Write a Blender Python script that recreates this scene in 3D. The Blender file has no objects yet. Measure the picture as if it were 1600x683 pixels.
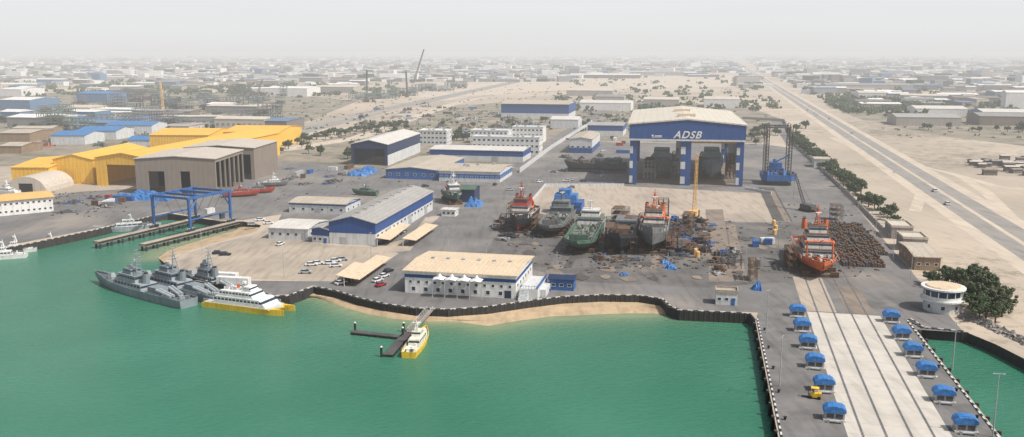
import bpy, math, random
from mathutils import Vector, Matrix
from mathutils.geometry import tessellate_polygon
R = random.Random(11)
scene = bpy.context.scene
scene.view_settings.view_transform = 'Standard'
scene.view_settings.look = 'None'
scene.view_settings.exposure = 0
F = 1400.0; CAMH = 80.0; P = math.atan(261.5/1400)
SP, CP = math.sin(P), math.cos(P)
WATER = -3.0
def G(px, py, z=0.0):
    dx = px-800; dy = (341.5-py)*SP+F*CP; dz = (341.5-py)*CP-F*SP
    t = (z-CAMH)/dz
    return Vector((dx*t, dy*t, z))
YARD = math.radians(-11.5)     # yard grid rotation
UX = Vector((math.cos(YARD), math.sin(YARD), 0)); VY = Vector((-math.sin(YARD), math.cos(YARD), 0))
COL = scene.collection

# ------------------------------------------------------------------ materials
def painted_haze_group():
    g = bpy.data.node_groups.new('painted_haze', 'ShaderNodeTree')  # distance haze painted into surfaces as pale emission, growing away from the origin
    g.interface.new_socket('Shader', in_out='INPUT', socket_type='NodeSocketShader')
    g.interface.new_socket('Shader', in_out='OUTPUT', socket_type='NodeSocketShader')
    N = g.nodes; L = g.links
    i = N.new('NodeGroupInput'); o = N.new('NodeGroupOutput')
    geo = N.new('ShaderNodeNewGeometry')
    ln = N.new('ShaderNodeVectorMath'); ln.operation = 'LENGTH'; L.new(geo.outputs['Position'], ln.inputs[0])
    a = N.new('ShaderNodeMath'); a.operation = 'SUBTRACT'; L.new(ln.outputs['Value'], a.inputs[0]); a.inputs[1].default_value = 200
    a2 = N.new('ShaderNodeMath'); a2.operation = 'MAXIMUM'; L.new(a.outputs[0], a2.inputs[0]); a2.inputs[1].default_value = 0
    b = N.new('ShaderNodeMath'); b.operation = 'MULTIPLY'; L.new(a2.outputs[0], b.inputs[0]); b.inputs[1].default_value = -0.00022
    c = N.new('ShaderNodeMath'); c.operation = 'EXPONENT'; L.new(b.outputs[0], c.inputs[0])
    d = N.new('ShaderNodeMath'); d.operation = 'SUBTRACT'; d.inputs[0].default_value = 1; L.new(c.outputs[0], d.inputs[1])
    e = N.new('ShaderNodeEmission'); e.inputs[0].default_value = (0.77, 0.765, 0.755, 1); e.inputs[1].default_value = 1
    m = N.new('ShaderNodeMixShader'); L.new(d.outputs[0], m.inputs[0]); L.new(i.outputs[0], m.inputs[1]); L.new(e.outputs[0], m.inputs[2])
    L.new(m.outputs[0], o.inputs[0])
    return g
HAZE_PAINT = painted_haze_group()
def mat(name, col, rough=.75, var=.22, scale=.25, metal=0.0, stripe=None, world=False, bump=0.0, tint=None, grime=.28):
    m = bpy.data.materials.new(name); m.use_nodes = True
    N = m.node_tree.nodes; L = m.node_tree.links
    b = N['Principled BSDF']; out = N['Material Output']
    tc = N.new('ShaderNodeTexCoord'); geo = N.new('ShaderNodeNewGeometry')
    src = geo.outputs['Position'] if world else tc.outputs['Object']
    n = N.new('ShaderNodeTexNoise'); n.inputs['Scale'].default_value = scale; n.inputs['Detail'].default_value = 8; n.inputs['Roughness'].default_value = .65
    L.new(src, n.inputs['Vector'])
    mr = N.new('ShaderNodeMapRange'); mr.inputs[1].default_value = .3; mr.inputs[2].default_value = .7
    mr.inputs[3].default_value = 1-var; mr.inputs[4].default_value = 1+var*.6
    L.new(n.outputs['Fac'], mr.inputs[0])
    def mul(prev, val):
        mx = N.new('ShaderNodeMix'); mx.data_type = 'RGBA'; mx.blend_type = 'MULTIPLY'; mx.inputs[0].default_value = 1
        if isinstance(prev, tuple): mx.inputs[6].default_value = (*prev, 1)
        else: L.new(prev, mx.inputs[6])
        cc = N.new('ShaderNodeCombineColor')
        for k in range(3): L.new(val, cc.inputs[k])
        L.new(cc.outputs[0], mx.inputs[7]); return mx.outputs[2]
    last = mul(col, mr.outputs[0])
    if tint:
        n2 = N.new('ShaderNodeTexNoise'); n2.inputs['Scale'].default_value = tint[1]; n2.inputs['Detail'].default_value = 5
        L.new(src, n2.inputs['Vector'])
        r2 = N.new('ShaderNodeMapRange'); r2.inputs[1].default_value = tint[2]; r2.inputs[2].default_value = tint[3]; r2.clamp = True
        L.new(n2.outputs['Fac'], r2.inputs[0])
        m2 = N.new('ShaderNodeMix'); m2.data_type = 'RGBA'; L.new(r2.outputs[0], m2.inputs[0]); L.new(last, m2.inputs[6]); m2.inputs[7].default_value = (*tint[0], 1)
        last = m2.outputs[2]
    mp = N.new('ShaderNodeMapping')
    if world: mp.inputs['Scale'].default_value = (.55,.07,1); mp.inputs['Rotation'].default_value = (0,0,-YARD)
    else: mp.inputs['Scale'].default_value = (1.1,1.1,.12)
    L.new(src, mp.inputs[0])
    n4 = N.new('ShaderNodeTexNoise'); n4.inputs['Scale'].default_value = 1.0 if not world else .8; n4.inputs['Detail'].default_value = 5; L.new(mp.outputs[0], n4.inputs['Vector'])
    r4 = N.new('ShaderNodeMapRange'); r4.inputs[1].default_value = .48; r4.inputs[2].default_value = .72; r4.inputs[3].default_value = 1; r4.inputs[4].default_value = 1-grime; L.new(n4.outputs['Fac'], r4.inputs[0])
    last = mul(last, r4.outputs[0])
    if stripe:
        ax, per, dark = stripe
        w = N.new('ShaderNodeTexWave'); w.wave_type = 'BANDS'; w.bands_direction = ax; w.inputs['Scale'].default_value = .314/per
        w.inputs['Distortion'].default_value = 0
        L.new(tc.outputs['Object'], w.inputs['Vector'])
        r3 = N.new('ShaderNodeMapRange'); r3.inputs[1].default_value = 0; r3.inputs[2].default_value = .25; r3.inputs[3].default_value = dark; r3.inputs[4].default_value = 1
        L.new(w.outputs['Fac'], r3.inputs[0])
        last = mul(last, r3.outputs[0])
    L.new(last, b.inputs['Base Color'])
    b.inputs['Roughness'].default_value = rough; b.inputs['Metallic'].default_value = metal
    if bump:
        bp = N.new('ShaderNodeBump'); bp.inputs['Strength'].default_value = bump; bp.inputs['Distance'].default_value = .3
        L.new(n.outputs['Fac'], bp.inputs['Height']); L.new(bp.outputs[0], b.inputs['Normal'])
    gn = N.new('ShaderNodeGroup'); gn.node_tree = HAZE_PAINT
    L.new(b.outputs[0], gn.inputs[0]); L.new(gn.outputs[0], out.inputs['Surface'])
    return m
asphalt = mat('asphalt', (.165, .16, .158), .9, .3, .05, world=True, tint=((.27, .24, .205), .02, .52, .75), grime=.25)
slip_asph = mat('slip_asphalt', (.125,.12,.117), .9, .4, .08, world=True, tint=((.20,.175,.15),.05,.5,.7))
asphalt_dark = mat('asphalt_dark', (.085, .08, .077), .9, .35, .12, world=True)
asphalt_lane = mat('asphalt_road', (.27, .255, .235), .9, .15, .05, world=True)
deck_conc = mat('jetty_deck', (.17, .165, .16), .9, .25, .15, world=True, tint=((.10, .097, .095), .09, .5, .7))
conc_pale = mat('pale_concrete', (.50, .47, .42), .85, .14, .12, world=True, grime=.2)
conc_pink = mat('pinkish_concrete', (.40, .34, .275), .9, .14, .06, world=True, tint=((.28, .24, .20), .03, .5, .7))
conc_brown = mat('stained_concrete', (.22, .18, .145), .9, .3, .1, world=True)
sandlot = mat('packed_sand', (.38, .325, .26), .95, .2, .05, world=True, tint=((.26, .23, .20), .03, .5, .7))
sandpale = mat('pale_sand_track', (.50, .43, .345), .95, .12, .03, world=True)
scrub = mat('scrubby_ground', (.27, .235, .185), .95, .35, .03, world=True, tint=((.13, .13, .085), .035, .47, .65))
beachm = mat('beach_sand', (.44, .33, .21), .95, .25, .2, world=True)
quay_dark = mat('quay_face', (.035, .033, .032), .8, .4, .5)
rubber = mat('rubber', (.025, .025, .025), .8, .3, 1)
white = mat('white_paint', (.70, .70, .68), .6, .12, .4)
whitewall = mat('white_wall', (.56, .575, .58), .8, .12, .3)
cream = mat('cream_roof', (.63, .51, .36), .7, .10, .15, stripe=('X', 1.5, .90))
creamh = mat('hall_roof', (.58, .54, .46), .7, .08, .1, stripe=('X', 4, .92))
greyroof = mat('grey_roof', (.36, .35, .33), .6, .12, .12, stripe=('X', 2.2, .85))
beigeroof = mat('beige_roof', (.45, .395, .32), .7, .15, .12, stripe=('X', 3, .88))
whiteroof = mat('white_roof', (.60, .58, .54), .6, .12, .12, stripe=('X', 3, .9))
blue = mat('blue_cladding', (.022, .075, .25), .55, .15, .3, stripe=('X', .9, .85))
bluep = mat('blue_paint', (.035, .12, .34), .5, .25, .6)
blueroof = mat('blue_roof', (.06, .20, .44), .5, .15, .2, stripe=('X', 2, .88))
navy = mat('dark_blue', (.02, .04, .10), .5, .2, .4)
tarp = mat('blue_tarpaulin', (.045, .18, .46), .6, .3, .9, bump=.6)
yellowp = mat('yellow_paint', (.76, .50, .05), .5, .15, .4)
yellowwall = mat('yellow_cladding', (.76, .45, .06), .6, .08, .2, stripe=('X', 2.5, .85), grime=.15)
yellowroof = mat('yellow_roof', (.74, .43, .07), .6, .08, .1, stripe=('X', 5, .92), grime=.15)
ochre = mat('ochre_roof', (.68, .42, .15), .7, .1, .2)
taupe = mat('taupe_cladding', (.25, .21, .175), .7, .08, .15, stripe=('X', 3, .93), grime=.15)
tauperoof = mat('taupe_roof', (.50, .45, .385), .7, .08, .15)
brown = mat('brown_wall', (.27, .19, .12), .8, .2, .3)
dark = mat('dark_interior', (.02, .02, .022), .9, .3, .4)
glass = mat('window_glass', (.03, .05, .08), .15, .2, .6)
steel = mat('dark_steel', (.09, .085, .085), .6, .4, .6)
steelbrown = mat('rusty_steel', (.13, .075, .045), .8, .5, .5)
steelgreen = mat('greenish_steel', (.12, .16, .145), .7, .3, .3)
lightsteel = mat('galvanised_steel', (.38, .39, .40), .5, .2, .5)
naval = mat('naval_grey', (.22, .26, .29), .6, .18, .35)
naval2 = mat('naval_light_grey', (.32, .36, .385), .6, .15, .35)
navaldeck = mat('naval_deck', (.11, .13, .14), .8, .2, .3)
redhull = mat('red_hull', (.36, .06, .04), .6, .3, .3, grime=.4)
orange = mat('orange_paint', (.60, .13, .035), .5, .25, .4, grime=.4)
greenhull = mat('green_hull', (.08, .145, .105), .7, .35, .3, grime=.4)
greendeck = mat('green_deck', (.14, .17, .14), .85, .4, .3, grime=.4)
blackhull = mat('black_hull', (.035, .035, .038), .6, .4, .3)
greyhull = mat('grey_hull', (.17, .175, .18), .6, .3, .3, grime=.4)
shipwhite = mat('weathered_ship_white', (.62, .61, .58), .6, .25, .5, grime=.45)
leaf1 = mat('leaf_green', (.05, .085, .03), .8, .5, .9)
leaf2 = mat('leaf_olive', (.08, .095, .045), .8, .5, .9)
bark = mat('bark', (.12, .085, .055), .9, .3, 1)
rockm = mat('rock', (.27, .25, .23), .9, .5, .6, world=True)
gb = mat('grey_block',(.30,.27,.24),.9,.15,.4)
carcols = [mat('car_white', (.75, .75, .75), .25, .05, 1), mat('car_silver', (.4, .41, .42), .3, .05, 1), mat('car_black', (.03, .03, .035), .25, .05, 1), mat('car_red', (.4, .03, .02), .3, .05, 1), mat('car_blue', (.05, .1, .25), .3, .05, 1)]
farm = [mat('far_white', (.68, .67, .65), .8, .1, .1), mat('far_cream', (.52, .47, .40), .8, .1, .1), mat('far_grey', (.25, .245, .24), .8, .15, .1), mat('far_brown', (.20, .165, .14), .8, .15, .1), mat('far_blue', (.12, .20, .32), .7, .1, .1), mat('far_wall', (.36, .33, .295), .8, .1, .1), mat('far_green', (.045, .065, .035), .9, .3, .02)]

def ground_mat():
    m = mat('desert_sand', (.455, .385, .305), .95, .18, .012, world=True, tint=((.33, .285, .23), .005, .45, .66), bump=.2, grime=.12)
    N = m.node_tree.nodes; L = m.node_tree.links
    b = N['Principled BSDF']; base = b.inputs['Base Color'].links[0].from_socket
    geo = N.new('ShaderNodeNewGeometry')
    n = N.new('ShaderNodeTexNoise'); n.inputs['Scale'].default_value = .09; n.inputs['Detail'].default_value = 6; n.inputs['Roughness'].default_value = .8
    L.new(geo.outputs['Position'], n.inputs['Vector'])
    n0 = N.new('ShaderNodeTexNoise'); n0.inputs['Scale'].default_value = .0035; n0.inputs['Detail'].default_value = 3
    L.new(geo.outputs['Position'], n0.inputs['Vector'])
    ad = N.new('ShaderNodeMath'); ad.operation = 'MULTIPLY'; L.new(n.outputs['Fac'], ad.inputs[0]); L.new(n0.outputs['Fac'], ad.inputs[1])
    r = N.new('ShaderNodeMapRange'); r.inputs[1].default_value = .27; r.inputs[2].default_value = .35; r.inputs[4].default_value = .75; L.new(ad.outputs[0], r.inputs[0])
    mx = N.new('ShaderNodeMix'); mx.data_type = 'RGBA'; L.new(r.outputs[0], mx.inputs[0]); L.new(base, mx.inputs[6]); mx.inputs[7].default_value = (.15, .135, .10, 1)
    L.new(mx.outputs[2], b.inputs['Base Color'])
    return m
sand = ground_mat()

# ------------------------------------------------------------------ mesh helper
class M:
    def __init__(s): s.v = []; s.f = []; s.m = []
    def add(s, vs, fs, mi=0):
        k = len(s.v); s.v += [tuple(v) for v in vs]
        for f in fs: s.f.append([i+k for i in f]); s.m.append(mi)
    def box(s, x0, y0, z0, x1, y1, z1, mi=0):
        s.add([(x0,y0,z0),(x1,y0,z0),(x1,y1,z0),(x0,y1,z0),(x0,y0,z1),(x1,y0,z1),(x1,y1,z1),(x0,y1,z1)],
              [(3,2,1,0),(4,5,6,7),(0,1,5,4),(1,2,6,5),(2,3,7,6),(3,0,4,7)], mi)
    def cbox(s, c, sz, rot=0, mi=0):
        k = len(s.v); s.box(-sz[0]/2,-sz[1]/2,0,sz[0]/2,sz[1]/2,sz[2],mi)
        ca, sa = math.cos(rot), math.sin(rot)
        for i in range(k, len(s.v)):
            x,y,z = s.v[i]; s.v[i] = (c[0]+x*ca-y*sa, c[1]+x*sa+y*ca, c[2]+z)
    def cyl(s, a, b, r0, r1=None, n=8, mi=0):
        if r1 is None: r1 = r0
        a = Vector(a); b = Vector(b); d = (b-a)
        if d.length < 1e-6: return
        d.normalize(); u = d.orthogonal().normalized(); w = d.cross(u)
        vs = []
        for i in range(n):
            t = 2*math.pi*i/n+math.pi/4; o = u*math.cos(t)+w*math.sin(t)
            vs.append(a+o*r0); vs.append(b+o*r1)
        fs = [(2*i, 2*((i+1)%n), 2*((i+1)%n)+1, 2*i+1) for i in range(n)]
        fs.append([2*i for i in range(n)][::-1]); fs.append([2*i+1 for i in range(n)])
        s.add(vs, fs, mi)
    def beam(s, a, b, w=.3, mi=0): s.cyl(a, b, w/2*1.2, n=4, mi=mi)
    def prism(s, pts, z0, z1, mi=0):
        n = len(pts)
        s.add([(p[0],p[1],z0) for p in pts]+[(p[0],p[1],z1) for p in pts],
              [list(range(n))[::-1], list(range(n,2*n))]+[(i,(i+1)%n,(i+1)%n+n,i+n) for i in range(n)], mi)
    def prof_y(s, prof, y0, y1, mi=0):
        n = len(prof)
        s.add([(p[0],y0,p[1]) for p in prof]+[(p[0],y1,p[1]) for p in prof],
              [list(range(n)), list(range(n,2*n))[::-1]]+[((i+1)%n,i,i+n,(i+1)%n+n) for i in range(n)], mi)
    def prof_x(s, prof, x0, x1, mi=0):
        n = len(prof)
        s.add([(x0,p[0],p[1]) for p in prof]+[(x1,p[0],p[1]) for p in prof],
              [list(range(n))[::-1], list(range(n,2*n))]+[(i,(i+1)%n,(i+1)%n+n,i+n) for i in range(n)], mi)
    def loft(s, rings, mi=0, closed=True, rows=None, caps=True):
        n = len(rings[0]); k = len(s.v)
        for r in rings: s.v += [tuple(p) for p in r]
        for j in range(len(rings)-1):
            for i in range(n if closed else n-1):
                i2 = (i+1)%n
                s.f.append([k+j*n+i, k+j*n+i2, k+(j+1)*n+i2, k+(j+1)*n+i]); s.m.append(rows[i] if rows else mi)
        if caps:
            s.f.append([k+i for i in range(n)]); s.m.append(mi)
            s.f.append([k+(len(rings)-1)*n+i for i in range(n)][::-1]); s.m.append(mi)
    def mesh(s, name, mats, smooth=False):
        me = bpy.data.meshes.new(name); me.from_pydata(s.v, [], s.f)
        for x in (mats if isinstance(mats, (list, tuple)) else [mats]): me.materials.append(x)
        me.polygons.foreach_set('material_index', s.m)
        if smooth: me.polygons.foreach_set('use_smooth', [True]*len(s.f))
        me.update(); return me
    def obj(s, name, mats, parent=None, smooth=False, label=None):
        return put(name, s.mesh(name, mats, smooth), parent, label=label)
def put(name, me, parent=None, loc=(0,0,0), rot=0, label=None):
    o = bpy.data.objects.new(name, me); COL.objects.link(o); o.location = loc; o.rotation_euler = (0,0,rot)
    if parent: o.parent = parent
    if label: o['label'] = label
    return o
def tag(o, label, cat, group=None):
    o['label'] = label; o['category'] = cat
    if group: o['group'] = group
    return o
def thing(name, label, cat, loc, rot=0, group=None):
    o = bpy.data.objects.new(name, None); o.empty_display_size = 1; COL.objects.link(o)
    o.location = loc; o.rotation_euler = (0,0,rot); return tag(o, label, cat, group)
def dup(t, loc, rot=0, sc=1.0, label=None, group=None):
    n = t.copy(); COL.objects.link(n); n.location = loc; n.rotation_euler = (0,0,rot)
    n.scale = sc if isinstance(sc, tuple) else (sc,sc,sc)
    if label: n['label'] = label
    if group: n['group'] = group
    def rec(a, b):
        for c in a.children:
            d = c.copy(); COL.objects.link(d); d.parent = b; rec(c, d)
    rec(t, n); return n
def structure(o): o['kind'] = 'structure'; return o
def poly_obj(name, pts, mats, walls=None):
    tris = tessellate_polygon([[Vector((p[0],p[1],0)) for p in pts]])
    m = M(); m.v = [tuple(p) for p in pts]
    for t in tris:
        a,b,c = [Vector(m.v[i]) for i in t]
        t = list(t)
        if (b-a).cross(c-a).z < 0: t.reverse()
        m.f.append(t); m.m.append(0)
    if walls is not None:
        n = len(pts)
        for i in range(n):
            a = pts[i]; b = pts[(i+1)%n]
            m.add([a, b, (b[0],b[1],walls), (a[0],a[1],walls)], [(0,1,2,3)], 1)
    return structure(m.obj(name, mats))
def sheet(name, px, z, mt): return poly_obj(name, [G(x,y,0)+Vector((0,0,z)) for x,y in px], mt)
def strip(name, pts, w, z, mt):
    m = M()
    for i, p in enumerate(pts):
        a = pts[max(0,i-1)]; b = pts[min(len(pts)-1,i+1)]
        d = Vector((b[0]-a[0], b[1]-a[1], 0)).normalized(); n = Vector((-d.y, d.x, 0))*w/2
        p = Vector((p[0],p[1],z)); m.v += [tuple(p-n), tuple(p+n)]
        if i: k = 2*i; m.f.append([k-2,k,k+1,k-1]); m.m.append(0)
    return structure(m.obj(name, mt))

# ------------------------------------------------------------------ land and water
shore_px = [(-200,425),(0,390),(45,382),(150,360),(240,338),(262,333),(345,346),(380,346),(408,352),(400,362),(335,380),(275,398),(258,408),(264,424),(320,440),(430,464),(452,463),(490,449),(525,456),(560,467),(600,476),(650,483),(700,485),(760,481),(830,471),(880,465),(940,462),(1000,463),(1032,468),(1045,480),(1062,486),(1172,491),(1180,500),(1216,683)]
shore = [Vector((-3000,252,0)), Vector((-290,252,0))]+[G(x,y) for x,y in shore_px]
jl = shore[-1]
JE_l = Vector((jl.x-.205*117, 60, 0))
jr1 = G(1420,500); jr2 = G(1565,683)
JE_r = Vector((jr2.x-.205*117, 60, 0))
right = [JE_r, jr2, jr1, G(1440,513), G(1512,520), G(1556,538), G(1605,563), G(1750,640), Vector((3000,150,0))]
land = shore+[JE_l]+right+[Vector((60000,150,0)), Vector((60000,90000,0)), Vector((-60000,90000,0)), Vector((-60000,252,0))]
poly_obj('ground', land, [sand, quay_dark], walls=-6)

def seg_dist(p, a, b):
    ab = b-a; t = max(0, min(1, (p-a).dot(ab)/max(ab.length_squared,1e-6))); return (p-(a+ab*t)).length
beach_in = [(470,456),(490,449),(525,456),(560,467),(600,476),(650,483),(700,485),(760,481),(830,471),(880,465),(940,462),(1000,463),(1032,468),(1045,480)]
beach_out = [(480,462),(506,470),(545,486),(580,495),(620,502),(665,505),(710,504),(765,514),(808,506),(860,500),(920,497),(980,494),(1030,493),(1046,493)]
bi = [G(x,y) for x,y in beach_in]; bo = [G(x,y,-3.3) for x,y in beach_out]
m = M(); m.v = []
K = 6
for a, b in zip(bi, bo):
    for k in range(K+1):
        t = k/K; p = a.lerp(b, t); m.v.append((p.x+R.uniform(-.3,.3), p.y+R.uniform(-.3,.3) if 0<k<K else p.y, -2.0-1.3*t**1.2))
for i in range(len(bi)-1):
    for k in range(K):
        a = i*(K+1)+k; m.f.append([a, a+1, a+K+2, a+K+1]); m.m.append(0)
structure(m.obj('beach', beachm, smooth=True))
flat_in = [G(x,y) for x,y in [(258,408),(275,398),(335,380),(400,362),(408,352)]]
flat_out = [G(x,y,-3.25) for x,y in [(246,402),(262,390),(318,372),(368,358),(372,350)]]
m = M()
for i in range(5):
    a = flat_in[i]; b = flat_out[i]; m.v += [(a.x,a.y,-1.0),(b.x,b.y,-3.25)]
    if i: m.f.append([2*i-2,2*i-1,2*i+1,2*i]); m.m.append(0)
structure(m.obj('shore_bank', beachm))

def water_mat():
    m = bpy.data.materials.new('green_sea_water'); m.use_nodes = True
    N = m.node_tree.nodes; L = m.node_tree.links; b = N['Principled BSDF']
    geo = N.new('ShaderNodeNewGeometry'); at = N.new('ShaderNodeAttribute'); at.attribute_name = 'shallow'
    n = N.new('ShaderNodeTexNoise'); n.inputs['Scale'].default_value = .015; n.inputs['Detail'].default_value = 5; L.new(geo.outputs['Position'], n.inputs['Vector'])
    r = N.new('ShaderNodeValToRGB'); r.color_ramp.elements[0].position = .3; r.color_ramp.elements[0].color = (.026,.145,.088,1)
    r.color_ramp.elements[1].position = .72; r.color_ramp.elements[1].color = (.05,.195,.128,1); L.new(n.outputs['Fac'], r.inputs[0])
    mx = N.new('ShaderNodeMix'); mx.data_type = 'RGBA'; L.new(at.outputs['Fac'], mx.inputs[0]); L.new(r.outputs[0], mx.inputs[6]); mx.inputs[7].default_value = (.24,.29,.17,1)
    L.new(mx.outputs[2], b.inputs['Base Color'])
    b.inputs['Roughness'].default_value = .2; b.inputs['IOR'].default_value = 1.33; b.inputs['Specular IOR Level'].default_value = .42
    mp = N.new('ShaderNodeMapping'); mp.inputs['Scale'].default_value = (1,2.0,1); mp.inputs['Rotation'].default_value = (0,0,.35)
    L.new(geo.outputs['Position'], mp.inputs[0])
    w1 = N.new('ShaderNodeTexNoise'); w1.inputs['Scale'].default_value = .4; w1.inputs['Detail'].default_value = 7; w1.inputs['Roughness'].default_value = .62; L.new(mp.outputs[0], w1.inputs['Vector'])
    bp = N.new('ShaderNodeBump'); bp.inputs['Strength'].default_value = .7; bp.inputs['Distance'].default_value = .7; L.new(w1.outputs['Fac'], bp.inputs['Height'])
    L.new(bp.outputs[0], b.inputs['Normal'])
    gn = N.new('ShaderNodeGroup'); gn.node_tree = HAZE_PAINT
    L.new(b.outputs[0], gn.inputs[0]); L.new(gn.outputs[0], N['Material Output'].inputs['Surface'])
    return m
nx, ny = 200, 120
X0, X1, Y0, Y1 = -420, 420, 20, 440
m = M(); sh = []
bo_v = [Vector((p.x,p.y,0)) for p in bo]; fo_v = [Vector((p.x,p.y,0)) for p in flat_out]
for j in range(ny+1):
    for i in range(nx+1):
        p = Vector((X0+(X1-X0)*i/nx, Y0+(Y1-Y0)*j/ny, 0)); m.v.append((p.x,p.y,WATER))
        d = min(seg_dist(p, bo_v[k], bo_v[k+1]) for k in range(len(bo_v)-1))
        d2 = min(seg_dist(p, fo_v[k], fo_v[k+1]) for k in range(len(fo_v)-1))
        sh.append(max(math.exp(-d/4.5)*.85+.14*math.exp(-d/20), .95*math.exp(-(d2/9)**2)))
for j in range(ny):
    for i in range(nx):
        a = j*(nx+1)+i; m.f.append([a,a+1,a+nx+2,a+nx+1]); m.m.append(0)
k = len(m.v)
for (x0,y0,x1,y1) in [(-3000,-200,X0,Y1),(X1,-200,3000,Y1),(X0,-200,X1,Y0)]:
    m.add([(x0,y0,WATER),(x1,y0,WATER),(x1,y1,WATER),(x0,y1,WATER)], [(0,1,2,3)])
sh += [0]*(len(m.v)-k)
wm = m.mesh('water', water_mat()); at = wm.attributes.new('shallow', 'FLOAT', 'POINT'); at.data.foreach_set('value', sh)
structure(put('water', wm))

def resample(pts, step):
    out = []
    for a, b in zip(pts[:-1], pts[1:]):
        n = max(1, int((b-a).length/step))
        for i in range(n): out.append((a.lerp(b, i/n), (b-a).normalized()))
    return out
def quay(name, pts, label, step=1.5, r=.38, top=.25):
    m = M()
    for a, b in zip(pts[:-1], pts[1:]):
        d = b-a; c = (a+b)/2; m.cbox((c.x,c.y,-5), (d.length+.4,.5,5.1), math.atan2(d.y,d.x))
    for p, d in resample(pts, step):
        m.cyl((p.x,p.y,-5), (p.x,p.y,top), r, n=6)
    return tag(m.obj(name, quay_dark), label, 'quay wall')
quay('quay_wall', [G(x,y) for x,y in [(264,424),(320,440),(430,464),(452,463),(490,449)]], 'dark ribbed quay wall beside the patrol vessels')
quay('quay_wall', [G(x,y) for x,y in beach_in[1:]], 'curving dark sheet-pile wall above the sandy beach')
quay('quay_wall', [G(x,y) for x,y in [(1045,480),(1062,486),(1172,491),(1180,500)]], 'dark sheet-pile wall joining the jetty')
quay('quay_wall', [G(x,y) for x,y in [(0,390),(45,382),(150,360),(240,338)]], 'dark quay wall with rubber fenders by the yellow sheds')
quay('quay_wall', [G(x,y) for x,y in [(1420,500),(1440,513),(1512,520)]], 'short dark quay wall beside the round control building')
def kerb(pts, off, w=.4, h=.25, step=1.6):
    m = M()
    for i, (p, d) in enumerate(resample(pts, step)):
        n = Vector((-d.y, d.x, 0)); c = p+n*off
        m.cbox((c.x,c.y,0), (step*.98,w,h), math.atan2(d.y,d.x), i%2)
    return structure(m.obj('kerb', [whitewall, rubber]))
kerb([G(x,y) for x,y in [(264,424),(320,440),(430,464),(452,463),(490,449)]], .8)
kerb([G(x,y) for x,y in beach_in[1:]+[(1062,486),(1172,491)]], .8)
kerb([G(x,y) for x,y in [(-200,425),(0,390),(45,382),(150,360),(240,338)]], .8)
kerb([shore[-2], jl, JE_l], .7)
kerb([JE_r, jr2, jr1], .7)
kerb([G(1420,500),G(1440,513),G(1512,520)], 1)

# ------------------------------------------------------------------ ground sheets
sheet('scrub_ground', [(428,240),(560,205),(700,168),(780,160),(1000,158),(1165,165),(1230,190),(1190,224),(930,221),(905,198),(880,205),(800,262),(560,262),(430,252)], .015, scrub)
sheet('scrub_ground', [(-60,150),(200,142),(430,146),(560,158),(440,205),(250,250),(-60,262)], .014, scrub)
sheet('scrub_ground', [(1290,150),(1600,150),(1700,240),(1480,214),(1350,188),(1290,165)], .013, scrub)
sheet('asphalt_yard', [(300,438),(430,461),(452,460),(488,446),(525,453),(560,464),(600,473),(650,480),(700,482),(760,478),(830,468),(880,462),(940,459),(1000,460),(1034,465),(1047,478),(1062,483),(1172,488),(1420,498),(1442,508),(1440,480),(1330,330),(1240,232),(1190,225),(930,222),(905,198),(880,205),(800,268),(700,330),(655,378),(620,398),(560,440)], .02, asphalt)
sheet('asphalt_yard', [(-150,412),(0,386),(150,357),(240,336),(262,331),(345,344),(380,344),(440,335),(420,372),(480,378),(700,330),(800,268),(760,262),(560,262),(430,250),(300,290),(120,300),(-200,330)], .024, asphalt)
sheet('asphalt_dark_apron', [(560,330),(660,330),(690,318),(720,330),(690,345),(655,372),(640,400),(560,380)], .03, asphalt)
sheet('asphalt_dark_apron', [(770,375),(800,340),(1040,345),(1210,350),(1330,345),(1370,400),(1340,432),(1100,450),(900,440),(760,400)], .031, slip_asph)
sheet('sand_lot', [(268,404),(335,382),(405,364),(420,352),(490,380),(600,392),(560,432),(520,440),(400,436),(300,432),(270,420)], .034, sandlot)
sheet('sand_lot', [(480,382),(585,386),(640,372),(665,340),(690,335),(640,392),(560,400)], .038, sandlot)
sheet('concrete_apron', [(852,291),(975,291),(1205,303),(1212,348),(1040,344),(1040,340),(815,334)], .05, conc_pink)
VJ = Vector((.205,.979,0)).normalized(); UX_J = Vector((VJ.y,-VJ.x,0))
poly_obj('jetty_deck', [shore[-2]+Vector((.3,0,.035)), JE_l+Vector((.3,0,.035)), JE_r+Vector((-.3,0,.035)), jr1+Vector((-.3,0,.035)), G(1400,470)+Vector((0,0,.035)), G(1190,462)+Vector((0,0,.035))], deck_conc)
LV = Vector((.224,.9746,0)).normalized(); LU = Vector((LV.y,-LV.x,0))
l0 = G(1325,683)
LW = 21.5
lb = l0-LV*110
def lane(s, t, z): p = lb+LU*s+LV*t; return Vector((p.x,p.y,z))
poly_obj('concrete_lane', [lane(0,0,.05), lane(LW,0,.05), lane(LW,205,.05), lane(0,205,.05)], conc_pale)
for s in (3.2,8.0,13.2,17.8):
    mm = M()
    mm.add([lane(s-.28,0,.06), lane(s+.28,0,.06), lane(s+.28,300,.06), lane(s-.28,300,.06)], [(0,1,2,3)], 0)
    for ds in (-.14,.14):
        mm.add([lane(s+ds-.04,0,.12), lane(s+ds+.04,0,.12), lane(s+ds+.04,300,.12), lane(s+ds-.04,300,.12)], [(0,1,2,3)], 1)
    tag(mm.obj('rail_track', [asphalt_dark, lightsteel]), 'embedded steel launching rail running along the jetty', 'rail track', 'launching rails')
for t in range(4, 205, 6):
    structure(strip('concrete_joint', [lane(.1,t,0), lane(LW-.1,t,0)], .10, .055, conc_pink))
poly_obj('stained_slipway', [lane(-1,206,.045), lane(9,206,.045), lane(9,250,.045), lane(-1,250,.045)], conc_pink)
poly_obj('stained_slipway', [lane(12,206,.045), lane(20,206,.045), lane(20,240,.045), lane(12,240,.045)], conc_brown)
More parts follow.
